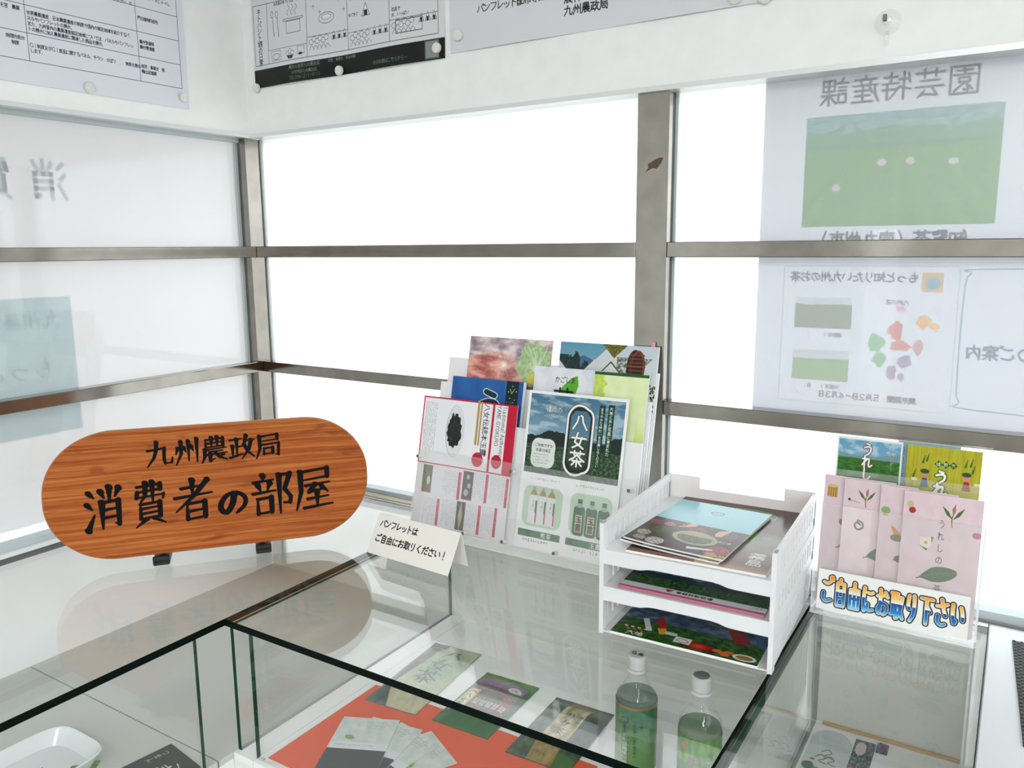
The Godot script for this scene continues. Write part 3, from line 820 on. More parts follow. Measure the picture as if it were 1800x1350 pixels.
	"O": [[50,4,18,20,8,50,18,80,50,96,82,80,92,50,82,20,50,4]], "K": [[16,4,16,96],[80,4,16,54],[36,42,84,96]],
	"U": [[12,4,12,70,30,94,70,94,88,70,88,4]], "R": [[16,96,16,4,64,4,82,26,64,50,16,50],[50,50,86,96]],
	"T": [[6,6,94,6],[50,6,50,96]], "L": [[16,4,16,94,82,94]], "I": [[50,4,50,96]], "S": [[84,16,50,4,18,20,24,42,74,56,84,78,52,96,14,84]],
	"r": [[20,36,20,96],[20,56,40,38,64,38]], "a": [[20,44,50,36,70,48,70,96],[70,62,30,66,16,82,34,96,70,84]],
	"d": [[76,2,76,96],[76,50,50,36,22,50,22,82,50,96,76,82]], "i": [[50,36,50,96],[50,14,50,20]],
	"t": [[44,14,44,82,60,96,78,92],[16,38,76,38]], "o": [[50,36,20,50,16,68,26,90,50,96,76,88,84,68,76,46,50,36]],
	"n": [[18,36,18,96],[18,54,46,36,74,44,76,96]], "l": [[50,2,50,96]], "u": [[20,36,20,80,42,96,74,82],[74,36,74,96]],
	"h": [[18,2,18,96],[18,54,46,36,74,44,76,96]], "e": [[18,66,82,64,74,44,50,36,24,48,16,70,34,94,76,90]],
	"c": [[80,46,52,36,24,48,16,68,26,88,54,96,82,86]],
	"0": [[50,4,22,20,16,50,22,80,50,96,78,80,84,50,78,20,50,4]], "1": [[34,18,54,4,54,96]], "2": [[16,24,48,4,80,24,74,46,14,96,86,96]],
	"6": [[78,8,34,36,16,70,46,96,80,78,66,54,22,62]], "9": [[80,36,50,50,20,32,44,4,80,24,72,70,40,96]], "-": [[24,54,76,54]],
}

func strokes_of(ch: String) -> Array:
	var out := []
	var soft := KANA.has(ch)
	if not soft and not KANJI.has(ch):
		return out
	for s in (KANA[ch] if soft else KANJI[ch]):
		var p := PackedVector2Array()
		for i in range(0, s.size(), 2):
			p.append(Vector2(s[i], s[i + 1]) / 100.0)
		out.append(smooth(p) if soft else p)
	return out

func glyph(ch: String, x: float, y: float, w: float, h: float, lw: float, c: Color, brush := false) -> void:
	for s in strokes_of(ch):
		var n: int = s.size()
		var run := 0.0
		var total := 0.0
		for i in n - 1:
			total += s[i].distance_to(s[i + 1])
		for i in n - 1:
			var a := Vector2(x + s[i].x * w, y + s[i].y * h)
			var b := Vector2(x + s[i + 1].x * w, y + s[i + 1].y * h)
			if brush:                 # level strokes climb a little to the right
				a.y -= (s[i].x - 0.5) * h * 0.09
				b.y -= (s[i + 1].x - 0.5) * h * 0.09
			if not brush:
				line(a, b, lw, lw, c)
				continue
			# brush: heavy where the brush lands, lighter along level strokes, thin where it leaves
			var lvl: float = absf((s[i + 1] - s[i]).normalized().y)
			var k: float = 0.62 + 0.5 * lvl
			var f0: float = run / total
			run += s[i].distance_to(s[i + 1])
			var f1: float = run / total
			var w0 := lw * k * (1.18 - 0.45 * f0)
			var w1 := lw * k * (1.18 - 0.45 * f1) * (0.55 if i == n - 2 and lvl > 0.25 else 1.0)
			line(a, b, w0, w1, c)
			if i == 0:
				oval(a.x, a.y, w0 * 0.62, w0 * 0.46, c, 0.6, 12)
			if i == n - 2 and lvl < 0.25:
				oval(b.x, b.y, w1 * 0.66, w1 * 0.5, c, 0.6, 12)

func text(s: String, x: float, y: float, size: float, lw: float, c: Color, pitch := 1.0, down := false, wide := 1.0) -> void:
	for i in s.length():
		var k := size * pitch * i
		glyph(s[i], x + (0.0 if down else k * wide), y + (k if down else 0.0), size * wide, size, lw, c)

# lines of small print that no one can read in the photograph
func small_print(x: float, y: float, w: float, h: float, size: float, c: Color, down := false, gap := 1.5) -> void:
	var a := 0.0
	while a + size <= (w if down else h):
		var b := 0.0
		var stop: float = (h if down else w) * rng.randf_range(0.8, 1.0)
		while b + size <= stop:
			var px: float = x + (a if down else b)
			var py: float = y + (b if down else a)
			for k in 3:
				if rng.randf() < 0.7:
					var lv := rng.randf() < 0.6
					if lv:
						rect(px, py + size * rng.randf_range(0.05, 0.85), size * 0.8, maxf(0.5, size * 0.12), c)
					else:
						rect(px + size * rng.randf_range(0.1, 0.7), py, maxf(0.5, size * 0.12), size * 0.9, c)
			b += size * 1.05
		a += size * gap

# ------------------------------------------------------------------ the room

func build_room() -> void:
	struct_box("floor", "grey vinyl floor of the room", Vector3(-1.85, -0.1, -1.6), Vector3(3.1, 0, 3.3), M.floor)
	struct_box("ceiling", "white ceiling", Vector3(-1.85, 2.7, -1.6), Vector3(3.1, 2.8, 3.3), M.ceiling)
	var wl := struct("wall_left", "white wall panel above and below the left frosted window")
	box_at("upper_panel", Vector3(-1.82, 1.785, -1.58), Vector3(XL + 0.005, 2.7, 3.2), M.wall, wl)
	box_at("panel_lip", Vector3(-1.82, 1.776, -1.44), Vector3(XL + 0.009, 1.785, 3.2), M.aluminium, wl)
	box_at("lower_panel", Vector3(-1.82, 0, -1.58), Vector3(XL - 0.001, 0.90, 3.2), M.wall, wl)
	box_at("side_panel", Vector3(-1.82, 0.90, 0.8), Vector3(XL, 1.776, 3.2), M.wall, wl)
	var wb := struct("wall_back", "white wall panel above and below the back frosted windows")
	box_at("upper_panel", Vector3(XL + 0.005, 1.785, -1.58), Vector3(3.0, 2.7, ZB + 0.005), M.wall, wb)
	box_at("panel_lip", Vector3(XL + 0.009, 1.776, -1.58), Vector3(3.0, 1.785, ZB + 0.009), M.aluminium, wb)
	box_at("lower_panel", Vector3(XL - 0.001, 0, -1.58), Vector3(3.0, 0.90, ZB - 0.001), M.wall, wb)
	box_at("side_panel", Vector3(0.8, 0.90, -1.58), Vector3(3.0, 1.776, ZB), M.wall, wb)
	var wr := struct("wall_right", "white wall out of view with an added window band")
	box_at("lower_panel", Vector3(3.0, 0, -1.58), Vector3(3.1, 1.0, 3.3), M.far_wall, wr)
	box_at("upper_panel", Vector3(3.0, 2.4, -1.58), Vector3(3.1, 2.7, 3.3), M.far_wall, wr)
	box_at("side_panel", Vector3(3.0, 1.0, -1.58), Vector3(3.1, 2.4, -0.9), M.far_wall, wr)
	box_at("side_panel", Vector3(3.0, 1.0, 2.8), Vector3(3.1, 2.4, 3.3), M.far_wall, wr)
	var w5 := struct("added_window_5", "long clear window band added out of view to brighten the left wall")  # added opening, lets in daylight to brighten the left wall panel
	slab_at("pane", Vector3(3.045, 1.0, -0.9), Vector3(3.05, 2.4, 2.8), 0, M.pane, M.glass_edge_light, w5)
	for z in [0.3, 1.55]:
		box_at("mullion", Vector3(3.03, 1.0, z - 0.025), Vector3(3.07, 2.4, z + 0.025), M.aluminium, w5)
	# wall behind the camera with a tall narrow window that the steel rails mirror
	var wf := struct("wall_front", "white wall behind the viewer with a narrow window")
	box_at("upper_panel", Vector3(-1.82, 1.60, 3.2), Vector3(3.0, 2.7, 3.3), M.far_wall, wf)
	box_at("lower_panel", Vector3(-1.82, 0, 3.2), Vector3(3.0, 0.08, 3.3), M.far_wall, wf)
	box_at("side_panel", Vector3(-1.82, 0.08, 3.2), Vector3(-0.95, 1.60, 3.3), M.far_wall, wf)
	box_at("side_panel", Vector3(-0.74, 0.08, 3.2), Vector3(3.0, 1.60, 3.3), M.far_wall, wf)
	var w4 := struct("window_4", "narrow clear window behind the viewer")
	slab_at("pane", Vector3(-0.95, 0.08, 3.245), Vector3(-0.74, 1.60, 3.25), 2, M.pane, M.glass_edge_light, w4)
	# ground outside, and an unseen wall added to cut daylight on the left window
	struct_box("ground", "pale concrete ground outside", Vector3(-30, -0.25, -30), Vector3(30, -0.12, 30), mat(Color(0.72, 0.72, 0.70), 0.9))
	struct_box("added_shade_wall", "unseen grey wall added outside to dim the left window", Vector3(-3.9, -0.12, -3.1), Vector3(-3.6, 5.6, 9.0), mat(Color(0.45, 0.445, 0.44), 0.9))
	for p in [Vector3(0.3, 2.7, 1.5), Vector3(0.3, 2.7, 2.7), Vector3(2.1, 2.7, 1.5), Vector3(2.1, 2.7, 2.7)]:
		ceiling_light(p)

func ceiling_light(p: Vector3) -> void:
	var l := thing("ceiling_light", "white rectangular ceiling light panel", "ceiling light", at(p), "ceiling lights")
	box_at("housing", Vector3(-0.62, -0.05, -0.17), Vector3(0.62, 0, 0.17), M.white_plastic, l, 0.006)
	var e := mat(Color(0.95, 0.95, 0.95), 0.5)
	e.emission_enabled = true
	e.emission = Color(0.965, 0.985, 1.0)
	e.emission_energy_multiplier = 1.2
	box_at("diffuser_lamp", Vector3(-0.59, -0.06, -0.14), Vector3(0.59, -0.05, 0.14), e, l)
	var a := AreaLight3D.new()
	a.name = "lamp_light"
	a.area_size = Vector2(1.18, 0.28)
	a.light_energy = LAMP
	a.light_color = Color(0.965, 0.985, 1.0)
	a.area_range = 12.0
	a.area_attenuation = 2.0
	a.shadow_enabled = true
	a.rotation_degrees.x = -90
	a.position = Vector3(0, -0.066, 0)
	l.add_child(a)

const LAMP := 3.3

# ------------------------------------------------------------------ windows

func frosted(lo: Vector3, hi: Vector3, axis: int, parent: Node) -> void:
	var mats := [M.glass_edge_light, M.glass_edge_light, M.glass_edge_light, M.glass_edge_light, M.glass_edge_light, M.glass_edge_light]
	mats[axis * 2] = M.pane          # room side: bare glass
	mats[axis * 2 + 1] = M.film      # far side: frosting
	part("pane", faced_box(hi - lo, mats), null, parent, at((lo + hi) / 2))

func build_windows() -> void:
	var heights := [[1.494, 1.80], [1.194, 1.492], [0.895, 1.192]]
	var rails := [[1.479, 1.507], [1.180, 1.207]]
	# left bay
	var w1 := struct("window_1", "left frosted window with two horizontal steel rails")
	for h in heights:
		frosted(Vector3(XL - 0.039, h[0], -1.43), Vector3(XL - 0.034, h[1], 0.8), 0, w1)
	for r in rails:
		box_at("rail", Vector3(XL - 0.033, r[0], -1.421), Vector3(XL, r[1], 0.8), M.steel, w1, 0.0012)
	box_at("gasket", Vector3(XL - 0.0335, 0.905, -1.4195), Vector3(XL - 0.029, 1.776, -1.412), M.gasket, w1)
	box_at("bottom_gasket", Vector3(XL - 0.033, 0.9005, -1.42), Vector3(XL - 0.004, 0.914, 0.8), M.gasket, w1)
	box_at("glazing_bead", Vector3(XL - 0.034, 1.766, -1.42), Vector3(XL - 0.022, 1.777, 0.8), M.gasket, w1)
	# back bays
	var bays := [["window_2", "back frosted window between the corner post and the wide steel mullion", XL, -0.630], ["window_3", "back frosted window beside the mullion with posters on its outer side", -0.568, 0.8]]
	for b in bays:
		var w := struct(b[0], b[1])
		for h in heights:
			frosted(Vector3(b[2] - 0.004, h[0], ZB - 0.039), Vector3(b[3] + 0.01, h[1], ZB - 0.034), 2, w)
		for r in rails:
			box_at("rail", Vector3(b[2] + 0.0005, r[0], ZB - 0.033), Vector3(b[3] - 0.0005, r[1], ZB), M.steel, w, 0.0012)
		box_at("gasket", Vector3(b[2] + 0.0002, 0.905, ZB - 0.0335), Vector3(b[2] + 0.005, 1.776, ZB - 0.029), M.gasket, w)
		box_at("bottom_gasket", Vector3(b[2] + 0.0002, 0.9005, ZB - 0.033), Vector3(b[3] - 0.0002, 0.914, ZB - 0.004), M.gasket, w)
	var post := struct_box("trim_1", "wide vertical steel mullion between the back windows with a brown tape mark", Vector3(-0.630, 0.9, ZB - 0.05), Vector3(-0.568, 1.776, ZB), M.steel)
	# remains of brown adhesive tape on the mullion
	var tape := mat(Color(0.34, 0.29, 0.22), 0.8)
	var o := PackedVector2Array([Vector2(-0.018, -0.012), Vector2(-0.004, -0.005), Vector2(0.004, -0.007), Vector2(0.013, 0.004), Vector2(0.017, 0.012), Vector2(0.010, 0.013), Vector2(0.0, 0.009), Vector2(-0.010, 0.004), Vector2(-0.013, 0.003), Vector2(-0.012, -0.004)])
	part("tape_mark", extruded(o, 0.0004, 0, Rect2(-0.02, -0.02, 0.04, 0.04), tape, tape), null, post, at(Vector3(0.004, 0.309, 0.0251)))
	struct_box("trim_2", "steel post in the corner of the two window walls", Vector3(XL - 0.045, 0.9, ZB - 0.045), Vector3(XL, 1.776, ZB + 0.017), M.steel)

# ------------------------------------------------------------------ display cases

func build_display_cases() -> void:
	var g := 0.012
	var wood: Material = M.board
	# wing along the left wall
	var a := thing("display_case", "white display case under the wooden sign, glass top with dark green edge", "display case", at(Vector3(-1.375, 0, -0.4)))
	var off := -a.position
	box_at("cabinet", Vector3(XL, 0.0, ZB) + off, Vector3(-1.0695, BASE - 0.012, 0.75) + off, M.cabinet, a)
	box_at("floor_board", Vector3(-1.660, BASE - 0.012, -1.407) + off, Vector3(-1.0695, BASE, -0.7665) + off, M.grey_board, a)
	box_at("floor_board", Vector3(-1.660, BASE - 0.012, -0.7640) + off, Vector3(-1.0695, BASE, 0.75) + off, M.grey_board, a)
	box_at("joint", Vector3(-1.660, BASE - 0.012, -0.7665) + off, Vector3(-1.0695, BASE - 0.002, -0.7640) + off, M.seam, a)
	box_at("back_panel", Vector3(XL, BASE - 0.012, ZB) + off, Vector3(-1.660, TOP - g, 0.75) + off, M.lit_lining, a)
	box_at("end_panel", Vector3(-1.660, BASE - 0.012, ZB) + off, Vector3(-1.0695, TOP - g, -1.407) + off, M.shaded_lining, a)
	box_at("sill", Vector3(XL, TOP - g, ZB) + off, Vector3(-1.662, TOP, 0.75) + off, M.cabinet, a)
	box_at("sill", Vector3(-1.661, TOP - g - 0.0, ZB) + off, Vector3(-1.0695, TOP, -1.4112) + off, M.cabinet, a)
	slab_at("glass_top", Vector3(-1.661, TOP - g, -1.411) + off, Vector3(-1.0695, TOP, 0.75) + off, 1, M.glass, M.glass_edge, a)
	slab_at("front_pane", Vector3(-1.0785, BASE, -0.742) + off, Vector3(-1.0700, TOP - g - 0.0005, 0.75) + off, 0, M.glass, M.glass_edge_light, a)
	# wing along the back wall
	var b := thing("display_case", "white display case under the pamphlet rack and letter tray, holding tea packets", "display case", at(Vector3(-0.66, 0, -1.12)))
	var ob := -b.position
	box_at("cabinet", Vector3(-1.0685, 0.0, ZB) + ob, Vector3(-0.262, BASE - 0.012, -0.796) + ob, M.cabinet, b)
	box_at("floor_board", Vector3(-1.0685, BASE - 0.012, -1.407) + ob, Vector3(-1.0215, BASE, -0.796) + ob, wood, b)
	box_at("floor_board", Vector3(-1.0205, BASE - 0.012, -1.407) + ob, Vector3(-0.262, BASE, -0.796) + ob, wood, b)
	box_at("back_panel", Vector3(-1.0685, BASE - 0.012, ZB) + ob, Vector3(-0.262, TOP - g, -1.407) + ob, M.shaded_lining, b)
	box_at("sill", Vector3(-1.0685, TOP - g - 0.0, ZB) + ob, Vector3(-0.262, TOP, -1.4112) + ob, M.cabinet, b)
	# its end butts against the other wing's glass, so that only one dark edge shows there
	part("glass_top", faced_box(Vector3(0.8066, g, 0.614), [M.glass_edge, M.glass, M.glass, M.glass, M.glass_edge, M.glass_edge]), null, b, at(Vector3(-0.6658, TOP - g / 2, -1.104) + ob))
	slab_at("partition_pane", Vector3(-1.068, BASE, -1.406) + ob, Vector3(-1.060, TOP - g - 0.0005, -0.806) + ob, 0, M.glass, M.glass_edge_light, b)
	slab_at("front_pane", Vector3(-1.020, BASE, -0.812) + ob, Vector3(-0.262, TOP - g - 0.0005, -0.804) + ob, 2, M.glass, M.glass_edge_light, b)
	# last bay
	var c := thing("display_case", "narrow white display case bay under the acrylic leaflet holder", "display case", at(Vector3(-0.135, 0, -1.12)))
	var oc := -c.position
	box_at("cabinet", Vector3(-0.260, 0.0, ZB) + oc, Vector3(-0.004, BASE - 0.012, -0.796) + oc, M.cabinet, c)
	box_at("floor_board", Vector3(-0.260, BASE - 0.012, -1.407) + oc, Vector3(-0.012, BASE, -0.796) + oc, wood, c)
	box_at("back_panel", Vector3(-0.260, BASE - 0.012, ZB) + oc, Vector3(-0.004, TOP - g, -1.407) + oc, M.shaded_lining, c)
	box_at("end_panel", Vector3(-0.012, BASE - 0.012, -1.407) + oc, Vector3(-0.004, TOP - g, -0.796) + oc, M.shaded_lining, c)
	box_at("sill", Vector3(-0.260, TOP - g - 0.0, ZB) + oc, Vector3(-0.004, TOP, -1.4112) + oc, M.cabinet, c)
	slab_at("glass_top", Vector3(-0.2585, TOP - g, -1.411) + oc, Vector3(-0.004, TOP, -0.797) + oc, 1, M.glass, M.glass_edge, c)
	slab_at("partition_pane", Vector3(-0.2585, BASE, -1.406) + oc, Vector3(-0.2505, TOP - g - 0.0005, -0.806) + oc, 0, M.glass, M.glass_edge_light, c)
	slab_at("front_pane", Vector3(-0.250, BASE, -0.812) + oc, Vector3(-0.0125, TOP - g - 0.0005, -0.804) + oc, 2, M.glass, M.glass_edge_light, c)
	# white counter that carries on to the right
	var d := thing("side_counter", "plain white counter beside the display case with a black mat", "counter", at(Vector3(0.4, 0, -1.12)))
	var od := -d.position
	box_at("cabinet", Vector3(-0.002, 0, ZB) + od, Vector3(0.8, TOP - 0.02, -0.80) + od, M.cabinet, d)
	box_at("counter_top", Vector3(-0.003, TOP - 0.02, ZB) + od, Vector3(0.8, TOP, -0.79) + od, M.counter, d, 0.002)

# ------------------------------------------------------------------ papers on the wall panels

const INK := Color(0.13, 0.13, 0.15)

func sag(amount: float) -> Callable:
	return func(u: float, v: float) -> float: return amount * (0.5 - 0.5 * cos(u * TAU * 2.0)) * pow(1.0 - clampf(v, 0, 1), 3) + amount * 0.15 * sin(u * 9.0 + v * 5.0)

func magnet(p: Vector3, n: Vector3, label: String, r := 0.0105, clear_dome := false) -> void:
	var y := n
	var x := Vector3.UP.cross(y).normalized()
	var xf := Transform3D(Basis(x, y, x.cross(y)), p)
	if clear_dome:
		var t := thing("clear_magnet", label, "magnet", xf, "")
		part("core", lathe([Vector2(0, 0.0), Vector2(r * 0.75, 0.0), Vector2(r * 0.75, 0.003), Vector2(0.0, 0.003)], 24), M.magnet, t)
		var prof := [Vector2(r, 0.0)]
		for k in 9:
			var a := PI / 2 * k / 8.0
			prof.append(Vector2(r * cos(a), 0.003 + r * 0.6 * sin(a)))
		part("dome", lathe(prof, 32), M.dome, t)
	else:
		single("magnet", lathe([Vector2(r, 0), Vector2(r, 0.005), Vector2(r * 0.93, 0.0065), Vector2(r * 0.6, 0.0072), Vector2(0, 0.0073)], 28), M.magnet, label, "magnet", xf, "white button magnets")

func note_line(s: String, z: float, y: float) -> void:
	text(s, (-0.66 - z) * 2000.0, (2.243 - y) * 2000.0, 17.0, 1.7, INK, 0.98, false, 0.86)

func build_wall_papers() -> void:
	# table of contributors on the left panel: 0.60 x 0.42 m, right edge at z = -1.26, bottom at y = 1.823
	var k := 2000.0
	page(1200, 840, Color(0.885, 0.895, 0.93))
	var X := func(z: float) -> float: return (-0.66 - z) * k
	var Y := func(y: float) -> float: return (2.243 - y) * k
	var rows := [1.867, 1.919, 1.971, 2.023, 2.075, 2.127, 2.179]
	for y in rows:
		rect(X.call(-0.68), Y.call(y) - 0.8, X.call(-1.244) - X.call(-0.68), 1.6, INK)
	for z in [-0.68, -0.903, -1.14, -1.244]:
		rect(X.call(z) - 0.8, Y.call(2.179), 1.6, Y.call(1.867) - Y.call(2.179), INK)
		note_line("世界農業遺産・日本農業遺産の制度や国内の認定地域を紹介するパ", -0.906, 1.962)
	note_line("ネルやパンフレットの展示。", -0.906, 1.952)
	note_line("また、九州管内の農業遺産認定地域については、パネルやパンフレッ", -0.906, 1.942)
	note_line("トの展示に加え農業遺産に関連した商品を展示。", -0.906, 1.932)
	note_line("GI制度及びGI産品に関するパネル、チラシ、のぼり旗、現物等を展示", -0.906, 1.902)
	note_line("します。", -0.906, 1.892)
	note_line("門司植物防疫所", -1.144, 2.004)
	note_line("農村整備部", -1.144, 1.955)
	note_line("農村環境課", -1.144, 1.944)
	note_line("経営・事業支援部", -1.144, 1.904)
	note_line("輸出促進課", -1.144, 1.893)
	note_line("の重要性に関するパネル、チラシ、の", -1.012, 2.030)
	note_line("を営む農業", -0.858, 1.966)
	note_line("地理的表示", -0.862, 1.912)
	note_line("制度」", -0.872, 1.901)
	small_print(X.call(-0.69), Y.call(2.17), 400, 190, 16, INK)
	small_print(X.call(-0.91), Y.call(2.17), 440, 230, 16, INK)
	small_print(X.call(-1.146), Y.call(2.17), 180, 260, 16, INK)
	single("notice_sheet", sheet(0.60, 0.42, 0.0006, printed(done(), 0.5), M.paper, sag(0.0012), 12, 8), null, "white notice sheet with a ruled table of small print on the left wall panel", "notice", leaned(Vector3(XL + 0.0063, 1.823, -0.96), 90, 0))
	magnet(Vector3(XL + 0.0085, 1.834, -1.018), Vector3.RIGHT, "clear domed magnet at the bottom edge of the ruled table notice", 0.0135, true)
	magnet(Vector3(XL + 0.0085, 1.847, -1.243), Vector3.RIGHT, "small white button magnet on the lower corner of the ruled table notice", 0.0095)

	# picture story on the back panel: 0.585 x 0.41 m
	page(1053, 738, Color(0.86, 0.865, 0.875))
	k = 1800.0
	var PX := func(x: float) -> float: return (x + 1.649) * k
	var PY := func(y: float) -> float: return (2.300 - y) * k
	var dk := Color(0.035, 0.07, 0.045)
	rect(0, PY.call(1.932), 1053, 100, dk)
	frame(PX.call(-1.643), PY.call(2.08), PX.call(-1.08) - PX.call(-1.643), PY.call(1.941) - PY.call(2.08), 2.0, INK)
	for x in [-1.594, -1.463, -1.335, -1.21]:
		rect(PX.call(x) - 1, PY.call(2.08), 2, PY.call(1.941) - PY.call(2.08), INK)
	text("キトバシト館の日常", PX.call(-1.630), PY.call(2.072), 27, 2.6, INK, 0.98, true)
	text("お花見のまつくるよー！", PX.call(-1.570), PY.call(2.078), 14, 1.6, INK, 0.95)
	# four panels: counters, plates, rice balls, lunch boxes
	var lines := Color(0.25, 0.25, 0.28)
	for p in 4:
		var x0: float = PX.call([-1.594, -1.463, -1.335, -1.21][p])
		var x1: float = PX.call([-1.463, -1.335, -1.21, -1.08][p])
		var yb: float = PY.call(1.943)
		var yt: float = PY.call([1.972, 1.985, 1.977, 1.985][p])
		line(Vector2(x0, yt), Vector2(x1, yt), 1.6, 1.6, lines)
		var w := x1 - x0
		if p == 0:
			frame(x0 + 18, yt + 6, 60, 40, 1.6, lines)
			oval(x0 + 48, yt + 30, 22, 13, lines)
			oval(x0 + 48, yt + 30, 20, 11, Color(0.86, 0.865, 0.875))
			for q in 3:
				oval(x0 + 120 + q * 14, yt + 26 - (q % 2) * 8, 10, 10, lines)
				oval(x0 + 120 + q * 14, yt + 26 - (q % 2) * 8, 8.4, 8.4, Color(0.86, 0.865, 0.875))
			poly([x0 + 114, yt + 34, x0 + 156, yt + 34, x0 + 146, yt + 48, x0 + 124, yt + 48], lines)
			frame(x0 + 178, yt + 4, 42, 32, 1.6, lines)
			oval(x0 + 196, yt + 34, 12, 5, INK)
		else:
			for q in 6:
				oval(x0 + 24 + q * 17, yt + 22 - (q % 2) * 10, 13, 11, lines)
				oval(x0 + 24 + q * 17, yt + 22 - (q % 2) * 10, 11.4, 9.4, Color(0.86, 0.865, 0.875))
			for q in 3:
				var bx := x0 + w - 92 + q * 30
				poly([bx, yt + 26, bx + 26, yt + 26, bx + 13, yt - 8], lines)
				poly([bx + 3, yt + 24, bx + 23, yt + 24, bx + 13, yt - 4], Color(0.92, 0.92, 0.92))
				rect(bx + 8, yt + 10, 10, 14, INK)
			for q in 5:
				curve([x0 + 14 + q * 22, yt + 54, x0 + 26 + q * 22, yt + 36, x0 + 40 + q * 22, yt + 52], 1.6, lines)
			if p == 3:
				frame(x0 + 30, yt + 4, 130, 50, 2.4, INK)
	# utensils, a pot and twinkles above the food
	for u in [[-1.572, 2.052], [-1.556, 2.050]]:
		line(Vector2(PX.call(u[0]), PY.call(u[1] - 0.050)), Vector2(PX.call(u[0] - 0.004), PY.call(u[1])), 3.0, 2.0, lines)
		oval(PX.call(u[0] - 0.005), PY.call(u[1]), 8, 14, lines)
		oval(PX.call(u[0] - 0.005), PY.call(u[1]), 6, 12, Color(0.86, 0.865, 0.875))
	frame(PX.call(-1.530), PY.call(2.030), 84, 50, 2.0, lines)
	frame(PX.call(-1.540), PY.call(2.036), 120, 10, 2.0, lines)
	for q in 3:
		curve([PX.call(-1.522) + q * 22, PY.call(2.042), PX.call(-1.526) + q * 22, PY.call(2.050), PX.call(-1.518) + q * 22, PY.call(2.058), PX.call(-1.522) + q * 22, PY.call(2.066)], 1.8, lines)
	for p in [[-1.44, 2.05], [-1.42, 2.035], [-1.36, 2.052], [-1.345, 2.03], [-1.19, 2.06], [-1.10, 2.055], [-1.115, 2.03]]:
		line(Vector2(PX.call(p[0]) - 7, PY.call(p[1])), Vector2(PX.call(p[0]) + 7, PY.call(p[1])), 1.6, 1.6, lines)
		line(Vector2(PX.call(p[0]), PY.call(p[1]) - 9), Vector2(PX.call(p[0]), PY.call(p[1]) + 9), 1.6, 1.6, lines)
	oval(PX.call(-1.40), PY.call(2.020), 44, 22, lines)
	oval(PX.call(-1.40), PY.call(2.020), 42, 20, Color(0.86, 0.865, 0.875))
	oval(PX.call(-1.40), PY.call(2.022), 28, 11, lines)
	oval(PX.call(-1.40), PY.call(2.022), 26, 9.6, Color(0.90, 0.90, 0.90))
	poly([PX.call(-1.292), PY.call(2.006), PX.call(-1.266), PY.call(2.006), PX.call(-1.279), PY.call(2.034)], lines)
	poly([PX.call(-1.290), PY.call(2.0075), PX.call(-1.268), PY.call(2.0075), PX.call(-1.279), PY.call(2.031)], Color(0.92, 0.92, 0.92))
	rect(PX.call(-1.284), PY.call(2.018), 18, 20, INK)
	text("パクパク", PX.call(-1.325), PY.call(2.052), 17, 1.6, INK, 0.9)
	text("もぐもぐ", PX.call(-1.332), PY.call(2.018), 15, 1.6, INK, 0.9)
	text("花見で", PX.call(-1.204), PY.call(2.010), 15, 1.6, INK, 0.95)
	text("お腹いっぱい", PX.call(-1.204), PY.call(1.999), 15, 1.6, INK, 0.95)
	var gw := Color(0.50, 0.55, 0.50)
	text("農林水産部九州農政局", PX.call(-1.525), PY.call(1.930), 18, 1.5, gw, 1.0)
	text("経営・事業支援部地域課", PX.call(-1.40), PY.call(1.930), 14, 1.3, gw, 1.0)
	text("熊本市西部九州農政局", PX.call(-1.525), PY.call(1.917), 17, 1.4, gw, 0.96)
	text("TEL096-211-9111", PX.call(-1.525), PY.call(1.905), 15, 1.5, gw, 0.8)
	text("過去のお話はこちらからー", PX.call(-1.270), PY.call(1.909), 17, 1.5, gw, 0.95)
	frame(PX.call(-1.116), PY.call(1.930), 66, 66, 2, Color(0.5, 0.54, 0.5))
	rect(PX.call(-1.116) + 3, PY.call(1.930) + 3, 60, 60, Color(0.55, 0.57, 0.55))
	small_print(30, 40, 700, 60, 22, lines)
	single("picture_story_poster", sheet(0.585, 0.41, 0.0006, printed(done(), 0.5), M.paper, sag(0.006), 16, 8), null, "line-drawn food picture poster with a dark green band along its bottom", "poster", leaned(Vector3(-1.3565, 1.891, ZB + 0.0063), 0, 0))
	magnet(Vector3(-1.642, 1.892, ZB + 0.0085), Vector3.BACK, "white button magnet on the dark green band beside the corner")
	magnet(Vector3(-1.358, 1.899, ZB + 0.0135), Vector3.BACK, "white button magnet in the middle of the dark green band")
	magnet(Vector3(-1.083, 1.913, ZB + 0.0085), Vector3.BACK, "white button magnet at the end of the dark green band beside the plain notice")

	# plain notice on the back panel, 0.66 x 0.42 m
	page(1188, 756, Color(0.865, 0.87, 0.885))
	var NX := func(x: float) -> float: return (x + 1.050) * k
	var NY := func(y: float) -> float: return (2.318 - y) * k
	text("食の安全やパンフレット", NX.call(-0.975), NY.call(2.005), 29, 3.2, INK, 0.98)
	text("パンフレット配布等に", NX.call(-0.981), NY.call(1.983), 31, 3.4, INK, 0.92)
	text("農林水産部", NX.call(-0.782), NY.call(1.972), 34, 3.8, INK, 0.98)
	text("九州農政局", NX.call(-0.782), NY.call(1.950), 34, 3.8, INK, 0.98)
	single("notice_sheet", sheet(0.66, 0.42, 0.0006, printed(done(), 0.5), M.paper, sag(0.004), 16, 8), null, "plain white notice with two lines of bold print on the back wall panel", "notice", leaned(Vector3(-0.720, 1.898, ZB + 0.0063), 0, 0))
	magnet(Vector3(-1.027, 1.930, ZB + 0.0085), Vector3.BACK, "white button magnet on the lower corner of the plain notice with bold print")
	magnet(Vector3(-0.452, 1.911, ZB + 0.0085), Vector3.BACK, "clear domed magnet on the lower edge of the plain notice", 0.0135, true)
